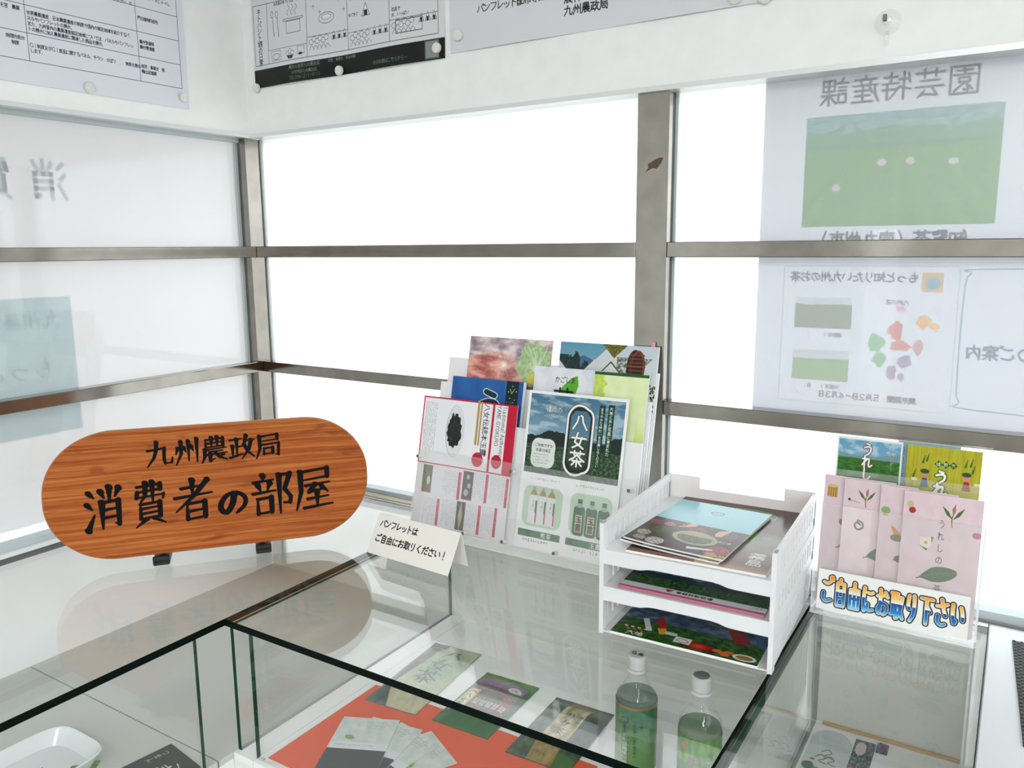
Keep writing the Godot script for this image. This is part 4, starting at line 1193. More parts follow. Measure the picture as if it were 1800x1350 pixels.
	magnet(Vector3(-0.402, 1.904, ZB + 0.0085), Vector3.BACK, "clear domed magnet past the corner of the plain notice", 0.0135, true)
	# clear suction hook above the poster window
	var hook := thing("clear_hook", "clear plastic suction hook on the white panel above the poster window", "hook", Transform3D(Basis(Vector3.RIGHT, Vector3.BACK, Vector3.DOWN), Vector3(-0.212, 1.838, ZB + 0.0052)))
	part("cup", lathe([Vector2(0.019, 0), Vector2(0.019, 0.002), Vector2(0.015, 0.006), Vector2(0.008, 0.009), Vector2(0.0, 0.010)], 32), M.dome, hook)
	part("knob", lathe([Vector2(0.007, 0.009), Vector2(0.0075, 0.015), Vector2(0.006, 0.017), Vector2(0, 0.0175)], 24), M.dome, hook)
	part("clip", chamfered(Vector3(0.006, 0.006, 0.010), 0.001), M.pin_metal, hook, at(Vector3(-0.002, 0.020, -0.003)))
	part("drop_tab", tube([Vector3(0, 0.004, 0.014), Vector3(0, 0.006, 0.024), Vector3(0, 0.003, 0.033)], 0.0035, 10), M.dome, hook)

# ------------------------------------------------------------------ posters on the far side of the frosted glass

func field(u: float, v: float) -> Color:
	var rows := 0.5 + 0.5 * sin((u - 0.5) / (v + 0.08) * 40.0 + nn(u * 6, v * 6) * 3.0)
	var g := Color(0.30, 0.52, 0.30).lerp(Color(0.42, 0.62, 0.36), rows * 0.5 + nn(u * 30, v * 30) * 0.6)
	if v < 0.30:
		g = g.lerp(Color(0.36, 0.58, 0.48), 0.7)
	if v < 0.12 + 0.05 * nn(u * 8, 3):
		g = Color(0.55, 0.70, 0.72).lerp(Color(0.35, 0.55, 0.52), nn(u * 14, v * 20))
	if v > 0.27 and v < 0.31:
		g = g.lerp(Color(0.25, 0.45, 0.42), 0.6)
	return g

func build_outside_posters() -> void:
	# large poster pair behind the right window, seen from its back: print is mirrored
	var k := 1700.0
	var x0 := -0.408
	var w := 0.74
	page(int(w * k), int(0.31 * k), Color(0.80, 0.82, 0.86))
	var X := func(x: float) -> float: return (x - x0) * k     # as seen from the room
	var Y := func(y: float) -> float: return (1.80 - y) * k
	picture(X.call(-0.336), Y.call(1.712), (0.289) * k, 0.182 * k, 150, 95, field)
	for p in [[-0.283, 1.594], [-0.214, 1.632], [-0.172, 1.632], [-0.11, 1.628]]:
		oval(X.call(p[0]), Y.call(p[1]), 12, 10, Color(0.72, 0.70, 0.72))
	line(Vector2(X.call(-0.33), Y.call(1.56)), Vector2(X.call(-0.27), Y.call(1.625)), 3, 2, Color(0.28, 0.44, 0.33))
	line(Vector2(X.call(-0.05), Y.call(1.565)), Vector2(X.call(-0.10), Y.call(1.62)), 3, 2, Color(0.28, 0.44, 0.33))
	im.flip_x()
	var wi := w * k
	text("園芸特産課", wi - X.call(-0.082), Y.call(1.772), 76, 6.4, Color(0.20, 0.25, 0.30), 1.06)
	text("知覧茶（南九州市）", wi - X.call(-0.083), Y.call(1.522), 44, 6.0, Color(0.20, 0.25, 0.28), 1.0)
	im.flip_x()
	single("window_poster", sheet(w, 0.31, 0.0005, printed(done(), 0.9, 0.6), M.pane), null, "tea field poster stuck outside the upper frosted pane, print reversed", "poster", leaned(Vector3(x0 + w / 2, 1.490, ZB - 0.0400), 0, 0))
	page(int(w * k), int(0.30 * k), Color(0.80, 0.82, 0.86))
	Y = func(y: float) -> float: return (1.492 - y) * k
	var fy := Color(0.66, 0.68, 0.66)
	frame(X.call(-0.362), Y.call(1.468), 0.275 * k, 0.240 * k, 2, fy)
	picture(X.call(-0.340), Y.call(1.414), 0.094 * k, 0.054 * k, 60, 36, func(u: float, v: float) -> Color:
		return Color(0.72, 0.76, 0.78) if v < 0.2 + 0.06 * nn(u * 6, 1) else Color(0.42, 0.52, 0.42).lerp(Color(0.52, 0.56, 0.50), nn(u * 14, v * 14)))
	picture(X.call(-0.340), Y.call(1.322), 0.094 * k, 0.054 * k, 60, 36, func(u: float, v: float) -> Color:
		return Color(0.72, 0.76, 0.78) if v < 0.25 + 0.08 * nn(u * 6, 5) else Color(0.42, 0.56, 0.40).lerp(Color(0.62, 0.70, 0.50), nn(u * 20, v * 20)))
	# map of the region in coloured patches
	for b in [[-0.175, 1.362, 20, 26, Color(0.78, 0.45, 0.45)], [-0.165, 1.335, 26, 14, Color(0.78, 0.48, 0.46)], [-0.135, 1.378, 16, 18, Color(0.84, 0.66, 0.42)], [-0.118, 1.370, 12, 10, Color(0.84, 0.68, 0.44)], [-0.205, 1.340, 20, 26, Color(0.42, 0.66, 0.48)], [-0.198, 1.312, 16, 20, Color(0.42, 0.66, 0.48)], [-0.160, 1.310, 18, 16, Color(0.58, 0.52, 0.66)], [-0.178, 1.290, 12, 20, Color(0.60, 0.50, 0.64)], [-0.163, 1.283, 9, 12, Color(0.66, 0.54, 0.66)], [-0.140, 1.335, 12, 22, Color(0.74, 0.56, 0.56)], [-0.170, 1.398, 13, 9, Color(0.82, 0.64, 0.74)]]:
		var o := PackedVector2Array()
		for q in 18:
			var a := TAU * q / 18
			var rr := 0.75 + 0.6 * nn(b[0] * 300 + cos(a) * 1.2, b[1] * 300 + sin(a) * 1.2)
			o.append(Vector2(X.call(b[0]) + b[2] * rr * cos(a), Y.call(b[1]) + b[3] * rr * sin(a)))
		fill(o, b[4])
	rect(X.call(-0.142), Y.call(1.458), 54, 54, Color(0.78, 0.66, 0.46))
	oval(X.call(-0.125), Y.call(1.440), 18, 18, Color(0.42, 0.62, 0.68))
	# speech box to the right
	curve([X.call(0.30), Y.call(1.466), X.call(-0.05), Y.call(1.464), X.call(-0.072), Y.call(1.456), X.call(-0.080), Y.call(1.43), X.call(-0.080), Y.call(1.28), X.call(-0.074), Y.call(1.25), X.call(-0.05), Y.call(1.238), X.call(0.30), Y.call(1.232)], 3.4, Color(0.45, 0.60, 0.66))
	im.flip_x()
	text("もっと知りたい九州のお茶", wi - X.call(-0.146), Y.call(1.458), 29, 4.0, Color(0.22, 0.30, 0.40), 1.0)
	text("九州の茶", wi - X.call(-0.158), Y.call(1.413), 16, 1.8, Color(0.36, 0.40, 0.44), 0.95)
	text("嬉野茶（佐賀県）", wi - X.call(-0.26), Y.call(1.353), 13, 1.6, Color(0.40, 0.43, 0.45))
	text("知覧茶（鹿児島）", wi - X.call(-0.26), Y.call(1.262), 13, 1.6, Color(0.40, 0.43, 0.45))
	text("展示期間・5月2日ー6月3日", wi - X.call(-0.137), Y.call(1.250), 19, 2.8, Color(0.28, 0.32, 0.38), 1.0)
	text("のご案内", wi - X.call(0.022), Y.call(1.344), 40, 5.4, Color(0.28, 0.40, 0.52), 1.0)
	im.flip_x()
	single("window_poster", sheet(w, 0.30, 0.0005, printed(done(), 0.9, 0.6), M.pane), null, "map poster stuck outside the middle frosted pane, print reversed", "poster", leaned(Vector3(x0 + w / 2, 1.188, ZB - 0.0400), 0, 0))
	# pale blue poster behind the left window: right edge z = -0.96, y from 1.118 to 1.407
	page(600, 580, Color(0.63, 0.75, 0.78))
	im.flip_x()
	text("九州農政局", 55, 60, 74, 7, Color(0.40, 0.58, 0.64), 1.05)
	text("もっと知", 90, 250, 90, 8, Color(0.40, 0.58, 0.64), 1.1)
	im.flip_x()
	var pb := printed(done(), 0.9, 0.85)
	single("window_poster", sheet(0.30, 0.289, 0.0005, pb, M.pane), null, "pale blue poster stuck outside the left frosted window", "poster", leaned(Vector3(XL - 0.0400, 1.116, -0.812), 90, 0))
	# cut letters outside the left window, right to left
	var ink := mat(Color(0.42, 0.55, 0.54), 0.9)
	ink.backlight_enabled = true
	ink.backlight = Color(1, 1, 1)
	var zz := -0.980
	var words := ["消", "費"]
	for i in 2:
		var st := begin_st()
		for s in strokes_of(words[i]):
			for j in s.size() - 1:
				var a: Vector2 = s[j]
				var b: Vector2 = s[j + 1]
				var d := (b - a).normalized() * 0.058
				var o := Vector2(-d.y, d.x)
				var ps := []
				for q in [a - d + o, b + d + o, b + d - o, a - d - o]:
					ps.append(Vector3(0, -q.y * 0.082, q.x * 0.078))     # mirrored: x of the letter runs to +z
				quad(st, ps[0], ps[1], ps[2], ps[3], Vector3.RIGHT)
				for q in 4:
					ps[q].x = -0.0008 
				quad(st, ps[0], ps[1], ps[2], ps[3], Vector3.LEFT)
		single("cut_letter", st.commit(), ink, ["grey-green reversed letter with three drops, outside the left frosted window", "grey-green reversed letter with a boxed foot, outside the left frosted window"][i], "letter", at(Vector3(XL - 0.0393, 1.686, zz)), "letters outside the left window")
		zz += 0.105

# ------------------------------------------------------------------ the wooden sign

func brushed(ch: String, l: float, r: float, t: float, b: float, lw: float) -> void:
	glyph(ch, l * 2400.0, (0.245 - t) * 2400.0, (r - l) * 2400.0, (t - b) * 2400.0, lw, Color(0.035, 0.03, 0.03), true)

func build_sign() -> void:
	page(1444, 588, Color(0.7, 0.35, 0.14))
	var f := FastNoiseLite.new()
	f.seed = 21
	f.frequency = 1.0
	f.fractal_octaves = 3
	var grain := func(u: float, v: float) -> Color:
		var warp := f.get_noise_2d(u * 1.1, v * 2.0) * 0.025
		var a := f.get_noise_2d(u * 0.9, (v + warp) * 34.0)
		var b := f.get_noise_2d(u * 3.0 + 40, (v + warp) * 95.0)
		var c := f.get_noise_2d(u * 14.0 + 90, (v + warp) * 190.0)
		var t := clampf(0.52 + a * 0.55 + b * 0.35 + c * 0.16, 0, 1)
		var col := Color(0.53, 0.24, 0.10).lerp(Color(0.78, 0.48, 0.24), t)
		var st := smoothstep(0.35, 0.62, f.get_noise_2d(u * 5.0 + 7, v * 7.0 + 3))
		return col.lerp(Color(0.40, 0.19, 0.09), st * 0.35)
	picture(0, 0, 1444, 588, 480, 392, grain)
	for g in [["九", 0.180, 0.232], ["州", 0.232, 0.280], ["農", 0.280, 0.333], ["政", 0.333, 0.383], ["局", 0.381, 0.434]]:
		brushed(g[0], g[1], g[2], 0.219, 0.169, 15.0)
	brushed("消", 0.072, 0.140, 0.140, 0.058, 23)
	brushed("費", 0.146, 0.221, 0.142, 0.056, 20)
	brushed("者", 0.224, 0.301, 0.141, 0.058, 22)
	brushed("の", 0.304, 0.366, 0.115, 0.060, 24)
	brushed("部", 0.370, 0.452, 0.138, 0.052, 22)
	brushed("屋", 0.452, 0.530, 0.143, 0.057, 22)
	var face := printed(done(), 0.5)
	face.metallic_specular = 0.2
	var edge := mat(Color(0.66, 0.42, 0.22), 0.55)
	var xf := leaned(Vector3(-1.36964 + 0.63756 * 0.103, TOP, -0.88938 - 0.77040 * 0.103), 50.39, 0)
	var t := thing("wooden_sign", "oval polished wooden name board with black brush lettering", "sign", xf)
	var tilt := Basis(Vector3.RIGHT, Vector3(0, cos(0.14), -sin(0.14)), Vector3(0, sin(0.14), cos(0.14)))
	part("board", extruded(rounded(0.602, 0.245, 0.125, 0.117, 18), 0.024, 0.0025, Rect2(-0.301, 0, 0.602, 0.245), face, edge), null, t, Transform3D(tilt, Vector3(0, 0.0165, -0.0237)))
	for x in [-0.103, 0.086]:
		# black stand: foot under the board, lip in front, arm behind
		var s := part("stand_foot", chamfered(Vector3(0.030, 0.012, 0.060), 0.002), M.black, t, at(Vector3(x, 0.0062, -0.020)))
		part("stand_lip", chamfered(Vector3(0.030, 0.012, 0.005), 0.001), M.black, s, at(Vector3(0, 0.006, 0.0275)))
		part("stand_arm", chamfered(Vector3(0.012, 0.13, 0.006), 0.001), M.black, s, Transform3D(tilt, Vector3(0, 0.070, -0.0205)))

# ------------------------------------------------------------------ pamphlet rack

const RACK := Vector3(-0.817, 0.9065, -1.299)
const RLEAN := 12.5

func in_rack(x: float, s: float, n: float) -> Transform3D:      # x along the room, s up the lean, n out of the tier
	var f := leaned(RACK, 0, RLEAN)
	return Transform3D(f.basis, f * Vector3(x - RACK.x, s, n))

func stud(p: Vector3, parent: Node) -> void:
	var o := part("stud", lathe([Vector2(0, -0.016), Vector2(0.0038, -0.016), Vector2(0.0038, 0.004), Vector2(0, 0.004)], 14), M.white_plastic, parent, Transform3D(Basis(Vector3.RIGHT, Vector3.BACK, Vector3.DOWN), p))
	part("stud_cap", lathe([Vector2(0.0034, 0.004), Vector2(0.0034, 0.0056), Vector2(0.0022, 0.0066), Vector2(0, 0.0066)], 14), M.pin_metal, o)

func cloud_sky(u: float, v: float, top: Color, low: Color) -> Color:
	return top.lerp(low, v).lerp(Color(0.86, 0.89, 0.90), clampf((nn(u * 3, v * 5) - 0.42) * 1.5, 0, 0.5))

func tiny_letters(s: String, x: float, y: float, size: float, c: Color) -> void:
	text(s, x, y, size, maxf(0.9, size * 0.1), c, 1.0)

func build_rack() -> void:
	var t := thing("pamphlet_rack", "white three-tier pamphlet rack with clear acrylic pockets", "rack", in_rack(RACK.x, 0, 0))
	var heights := [0.240, 0.318, 0.374]
	var pockets := [0.168, 0.235, 0.300]
	for k in 3:
		var n := -0.0225 * k
		box_at("back_plate", Vector3(-0.247, 0.004 + 0.005 * k, n - 0.003), Vector3(0.247, heights[k], n), M.white_plastic, t, 0.001)
		slab_at("clear_pocket", Vector3(-0.262 if k == 0 else -0.247, 0.004 + 0.005 * k, n + 0.0125), Vector3(0.247, pockets[k], n + 0.0150), 2, M.acrylic, M.acrylic_edge, t)
	for p in [[-0.256, 0.152], [-0.018, 0.152], [0.236, 0.152], [-0.118, 0.010], [-0.022, 0.010], [0.096, 0.010], [0.236, 0.010]]:
		stud(Vector3(p[0], p[1], 0.0150), t)
	var foot := [[Vector3(-0.24, 0, -0.075), Vector3(-0.228, 0.006, 0.018)], [Vector3(0.228, 0, -0.075), Vector3(0.24, 0.006, 0.018)]]
	var back_to := Basis(Vector3.RIGHT, deg_to_rad(RLEAN))
	for b in foot:
		part("foot_bar", chamfered(b[1] - b[0], 0.001), M.white_plastic, t, Transform3D(back_to, back_to * ((b[0] + b[1]) / 2 + Vector3(0, -0.0063, 0))))

	# --- tea flyer with the framed title
	page(540, 780, Color(0.93, 0.935, 0.93))
	picture(14, 14, 512, 392, 128, 98, func(u: float, v: float) -> Color:
		var c := cloud_sky(u, v * 1.6, Color(0.24, 0.42, 0.53), Color(0.55, 0.68, 0.74))
		var hill := 0.52 - 0.10 * exp(-pow((u - 0.30) / 0.17, 2)) + 0.05 * nn(u * 5, 0.3) - 0.12 * smoothstep(0.78, 1.0, u)
		if v > 0.60 - 0.10 * exp(-pow((u - 0.72) / 0.2, 2)):
			c = Color(0.40, 0.54, 0.62)
		if v > hill:
			c = Color(0.09, 0.14, 0.14)
		if v > 0.62 + 0.03 * nn(u * 9, 2.0):
			c = Color(0.10, 0.20, 0.13).lerp(Color(0.36, 0.46, 0.28), clampf(nn(u * 26, v * 26) * 1.2 - 0.25, 0, 1))
		return c)
	var wh := Color(0.93, 0.93, 0.91)
	var bk := Color(0.10, 0.13, 0.13)
	var pt := func(r: float) -> PackedVector2Array:
		var o := PackedVector2Array()
		for q in [[258, 66, 26], [300, 66, 26]]:
			pass
		for i in 41:
			var a := PI + PI * i / 40.0
			var lobe := r + 10.0 * absf(cos(a * 1.5))
			o.append(Vector2(300 + (62 + r) * cos(a), 118 + (52 + lobe) * sin(a)))
		for i in 41:
			var a := PI * i / 40.0
			var lobe := r + 10.0 * absf(cos(a * 1.5))
			o.append(Vector2(300 + (62 + r) * cos(a), 330 + (44 + lobe) * sin(a)))
		return o
	fill(pt.call(15), bk)
	fill(pt.call(12), wh)
	fill(pt.call(1), bk)
	picture(247, 106, 106, 220, 40, 84, func(u: float, v: float) -> Color:
		return Color(0.27, 0.45, 0.54).lerp(Color(0.40, 0.52, 0.56), v * 1.6) if v < 0.5 else Color(0.12, 0.20, 0.16).lerp(Color(0.28, 0.36, 0.24), nn(u * 9, v * 14)))
	fill(PackedVector2Array([Vector2(247, 106), Vector2(353, 106), Vector2(330, 78), Vector2(270, 78)]), Color(0.27, 0.44, 0.53))
	fill(PackedVector2Array([Vector2(247, 326), Vector2(353, 326), Vector2(326, 362), Vector2(274, 362)]), Color(0.14, 0.22, 0.17))
	var q0 := 0
	for ch in ["八", "女", "茶"]:
		glyph(ch, 258, 92 + q0 * 88, 84, 80, 14, bk)
		glyph(ch, 258, 92 + q0 * 88, 84, 80, 9.5, wh)
		q0 += 1
	for i in 36:
		var a := TAU * i / 36
		var b := TAU * (i + 1) / 36
		line(Vector2(150 + (56 + 5 * sin(a * 6)) * cos(a), 86 + (42 + 5 * sin(a * 6)) * sin(a)), Vector2(150 + (56 + 5 * sin(b * 6)) * cos(b), 86 + (42 + 5 * sin(b * 6)) * sin(b)), 1.6, 1.6, Color(0.24, 0.36, 0.44))
	text("福岡の", 106, 70, 30, 5, bk, 0.98)
	text("福岡の", 106, 70, 30, 2.6, wh, 0.98)
	rect(394, 40, 30, 300, Color(0.04, 0.22, 0.13))
	rect(440, 34, 32, 250, Color(0.04, 0.22, 0.13))
	text("大地と水と花島に育まれた", 446, 44, 18, 2.0, wh, 1.08, true)
	text("まろやかな味わいをお楽しみください", 400, 52, 16, 1.8, wh, 1.05, true)
	var badge := PackedVector2Array()
	for i in 48:
		var a := TAU * i / 48
		var rr := 1.0 + 0.10 * cos(a * 4 + PI)
		badge.append(Vector2(112 + 66 * rr * cos(a) * 1.1, 304 + 70 * rr * sin(a) * 1.12))
	fill(badge, Color(0.85, 0.87, 0.85))
	text("ご存知ですか", 62, 258, 17, 1.8, Color(0.25, 0.30, 0.28), 1.0)
	text("お茶の味日", 70, 282, 17, 1.8, Color(0.25, 0.30, 0.28), 1.0)
	small_print(60, 308, 100, 62, 9, Color(0.42, 0.46, 0.44))
	small_print(60, 428, 180, 26, 12, Color(0.45, 0.48, 0.46))
	small_print(310, 428, 180, 26, 12, Color(0.45, 0.48, 0.46))
	for b in [[30, 468], [292, 468]]:
		fill(shifted(rounded(220, 200, 40, 40), b[0] + 110, b[1]), Color(0.72, 0.83, 0.72))
	for i in 3:                       # three white bottles, amber caps
		var bx := 66.0 + i * 50
		poly([bx, 515, bx + 44, 515, bx + 46, 655, bx - 2, 655], Color(0.88, 0.88, 0.88))
		poly([bx, 515, bx + 44, 515, bx + 30, 488, bx + 14, 488], Color(0.66, 0.52, 0.22))
		rect(bx + 15, 474, 14, 16, Color(0.62, 0.64, 0.66))
		rect(bx + 34, 540, 10, 60, Color(0.16, 0.36, 0.20))
		rect(bx + 38, 600, 7, 50, Color(0.74, 0.22, 0.34))
		text("うまい", bx + 12, 540, 18, 1.4, Color(0.5, 0.5, 0.48), 1.0, true)
	for i in 3:                       # three green bottles with dark lettering
		var bx := 314.0 + i * 64
		fill(shifted(rounded(60, 140, 16, 18), bx + 30, 530), Color(0.10, 0.34, 0.20))
		rect(bx + 18, 496, 24, 22, Color(0.14, 0.36, 0.22))
		rect(bx + 17, 516, 26, 20, Color(0.62, 0.72, 0.64))
		rect(bx + 12, 572, 36, 82, Color(0.80, 0.76, 0.58))
		glyph("玉", bx + 15, 576, 30, 34, 5, bk)
		glyph("露", bx + 15, 614, 30, 36, 3.5, bk)
	for b in [[18, "煎茶"], [286, "玉露"]]:
		rect(b[0], 688, 236, 34, Color(0.14, 0.40, 0.22))
		text(b[1], b[0] + 128, 691, 27, 2.8, wh, 1.15)
		small_print(b[0] + 16, 700, 96, 14, 12, Color(0.45, 0.62, 0.48))
		small_print(b[0] + 30, 732, 170, 18, 14, Color(0.30, 0.33, 0.31))
	single("tea_flyer", sheet(0.216, 0.312, 0.0012, printed(done(), 0.3), M.paper), null, "green and blue tea flyer with an oval framed title, in the front pocket", "flyer", in_rack(-0.712, 0.006, 0.0045))

	# --- red bordered brochure, its print lies on its side (drawn upright, then turned)
	page(700, 620, Color(0.90, 0.90, 0.905))
	var red := Color(0.76, 0.06, 0.20)
	rect(0, 268, 364, 352, red)
	rect(8, 0, 1, 1, red)
	fill(PackedVector2Array([Vector2(0, 0), Vector2(364, 0), Vector2(364, 620), Vector2(0, 620)]), red)
	rect(8, 62, 350, 84, Color(0.91, 0.91, 0.92))
	rect(8, 160, 350, 452, Color(0.91, 0.91, 0.92))
	tiny_latin("Traditional Authentic", 10, 68, 26, INK)
	tiny_latin("YAME GYOKURO", 10, 104, 26, INK)
	oval(300, 104, 36, 34, red)
	text("八女伝統本玉露", 8, 176, 40, 3.4, INK, 0.98)
	rect(0, 226, 230, 10, Color(0.70, 0.56, 0.34))
	rect(0, 242, 230, 14, Color(0.70, 0.56, 0.34))
	oval(304, 226, 38, 36, red)
	# dish of dark leaves
	oval(172, 390, 140, 60, Color(0.72, 0.73, 0.74))
	oval(172, 388, 138, 56, Color(0.86, 0.87, 0.88))
	var leaf := PackedVector2Array()
	for i in 40:
		var a := TAU * i / 40
		var rr := 0.82 + 0.4 * nn(cos(a) * 3, sin(a) * 3)
		leaf.append(Vector2(170 + 92 * rr * cos(a), 394 + 44 * rr * sin(a)))
	fill(leaf, Color(0.10, 0.12, 0.10))
	for i in 120:
		var a := rng.randf() * TAU
		var rr := sqrt(rng.randf()) * 0.8
		var p := Vector2(170 + 88 * rr * cos(a), 394 + 42 * rr * sin(a))
		var d := Vector2.from_angle(rng.randf() * TAU) * 7
		line(p - d, p + d, 1.6, 1.0, [Color(0.20, 0.24, 0.17), Color(0.05, 0.06, 0.05), Color(0.28, 0.31, 0.22)][i % 3])
	small_print(30, 520, 300, 84, 8, Color(0.45, 0.45, 0.47))
	# text columns and photographs
	rect(364, 0, 336, 620, Color(0.89, 0.89, 0.895))
	for b in [[376, 8, 148], [534, 62, 150], [372, 140, 150], [538, 168, 152], [384, 316, 146], [544, 440, 142]]:
		rect(b[0], b[1], b[2], 17, red)
		small_print(b[0] + 8, b[1] + 4, 100, 9, 8, Color(0.93, 0.75, 0.78))
	for b in [[376, 34, 146, 96], [534, 88, 150, 70], [372, 166, 146, 140], [538, 196, 150, 70], [384, 342, 140, 100], [546, 466, 140, 90], [540, 330, 146, 96]]:
		small_print(b[0], b[1], b[2], b[3], 7, Color(0.56, 0.56, 0.58))
	picture(372, 236, 150, 66, 60, 28, func(u: float, v: float) -> Color:
		var c := Color(0.36, 0.25, 0.22).lerp(Color(0.20, 0.22, 0.22), nn(u * 6, v * 6))
		for p in [[0.2, 0.5, 0.12], [0.5, 0.35, 0.13], [0.75, 0.6, 0.17]]:
			if Vector2(u - p[0], (v - p[1]) * 0.5).length() < p[2] * 0.7:
				c = Color(0.80, 0.84, 0.86).lerp(c, nn(u * 20, v * 20) * 0.5)
		return c)
	picture(372, 508, 148, 64, 60, 28, func(u: float, v: float) -> Color:
		var c := Color(0.24, 0.34, 0.18).lerp(Color(0.52, 0.56, 0.38), nn(u * 8, v * 8))
		if u > 0.7:
			c = Color(0.52, 0.40, 0.32)
		return c.lerp(Color(0.85, 0.86, 0.88), 0.9 if Vector2(u - 0.55, v - 0.35).length() < 0.16 else 0.0))
	picture(536, 268, 150, 56, 60, 24, func(u: float, v: float) -> Color:
		var c := Color(0.10, 0.14, 0.10).lerp(Color(0.26, 0.30, 0.18), nn(u * 10, v * 8))
		return Color(0.72, 0.64, 0.44) if absf(v - 0.5) < 0.26 * (1.0 - absf(u - 0.5) * 1.9) else c)
	var rx := done(false, 1)
	var fold := func(u: float, _v: float) -> float: return 0.006 * (1.0 - smoothstep(0.0, 0.78, u)) * 0.4 + 0.004 * maxf(0.0, (u - 0.78) / 0.22)
	single("folded_brochure", sheet(0.240, 0.277, 0.0014, printed(rx, 0.3), M.paper, fold, 10, 2), null, "red bordered brochure with sideways print and a dish of dark leaves, beside the tent card", "brochure", in_rack(-0.962, 0.006, 0.0025))

	# --- second tier
	page(370, 620, Color(0.10, 0.32, 0.60))
	picture(0, 0, 370, 620, 40, 60, func(u: float, v: float) -> Color: return Color(0.10, 0.31, 0.58).lerp(Color(0.15, 0.42, 0.68), nn(u * 3, v * 3)))
	rect(278, 0, 60, 620, Color(0.02, 0.09, 0.12))
	rect(338, 0, 22, 620, Color(0.10, 0.34, 0.60))
	rect(360, 0, 10, 620, Color(0.85, 0.87, 0.88))
	for p in [[290, 52], [328, 48], [300, 82], [322, 88], [308, 24]]:
		oval(p[0], p[1], 2.6, 2.6, Color(0.82, 0.84, 0.78))
	line(Vector2(298, 40), Vector2(306, 58), 6, 4, Color(0.46, 0.62, 0.22))
	line(Vector2(306, 58), Vector2(320, 36), 6, 4, Color(0.46, 0.62, 0.22))
	small_print(284, 98, 48, 14, 9, Color(0.80, 0.80, 0.74))
	text("国産茶", 284, 116, 15, 1.8, Color(0.74, 0.66, 0.40), 1.06)
	text("日本一", 284, 134, 15, 2.0, Color(0.80, 0.74, 0.48), 1.06)
	glyph("う", 130, 50, 140, 190, 34, Color(0.90, 0.93, 0.94))
	glyph("う", 130, 50, 140, 190, 26, Color(0.04, 0.17, 0.20))
	small_print(82, 138, 66, 10, 8, Color(0.42, 0.58, 0.74))
	single("blue_booklet", sheet(0.184, 0.27, 0.003, printed(done(), 0.3), M.paper), null, "blue booklet with a brush letter and a black side strip, behind the red brochure", "booklet", in_rack(-0.936, 0.062, -0.0195))
	page(300, 420, Color(0.88, 0.88, 0.90))
	picture(0, 0, 300, 420, 40, 50, func(u: float, v: float) -> Color: return Color(0.89, 0.89, 0.91).lerp(Color(0.80, 0.82, 0.87), clampf(nn(u * 3, v * 4) * 1.4 - 0.5, 0, 1)))
	var lf := PackedVector2Array()
	for p in [[196, 24], [204, 60], [190, 104], [160, 144], [120, 172], [84, 186], [86, 150], [104, 112], [136, 66], [168, 36]]:
		lf.append(Vector2(p[0], p[1]))
	fill(lf, Color(0.36, 0.66, 0.16))
	text("かごしま", 96, 32, 24, 2.0, INK, 0.98)
	glyph("茶", 94, 72, 92, 92, 8, Color(0.05, 0.09, 0.07))
	single("white_booklet", sheet(0.150, 0.225, 0.002, printed(done(), 0.35), M.paper), null, "white booklet with a green leaf and a bold tea character, behind the tea flyer", "booklet", in_rack(-0.752, 0.143, -0.0205))
	page(240, 480, Color(0.86, 0.90, 0.62))
	picture(0, 0, 240, 480, 48, 90, func(u: float, v: float) -> Color:
		var c := Color(0.84, 0.90, 0.66).lerp(Color(0.90, 0.93, 0.76), nn(u * 3, v * 5))
		if u < 0.16 + 0.10 * nn(v * 9, 4):
			c = Color(0.66, 0.80, 0.36).lerp(Color(0.84, 0.87, 0.40), nn(u * 9, v * 9))
		if u > 0.84 and v > 0.3:
			c = c.lerp(Color(0.70, 0.82, 0.28), smoothstep(0.3, 0.8, v))
		return c)
	rect(0, 0, 240, 12, Color(0.06, 0.34, 0.14))
	oval(118, 130, 16, 14, Color(0.72, 0.80, 0.36))
	rect(104, 128, 8, 6, Color(0.30, 0.16, 0.12))
	single("yellow_green_booklet", sheet(0.113, 0.226, 0.002, printed(done(), 0.35), M.paper), null, "pale yellow-green booklet with a dark green top edge beside the white leaf booklet", "booklet", in_rack(-0.6345, 0.141, -0.0180))

	# --- third tier
	page(420, 600, Color(0.8, 0.6, 0.55))
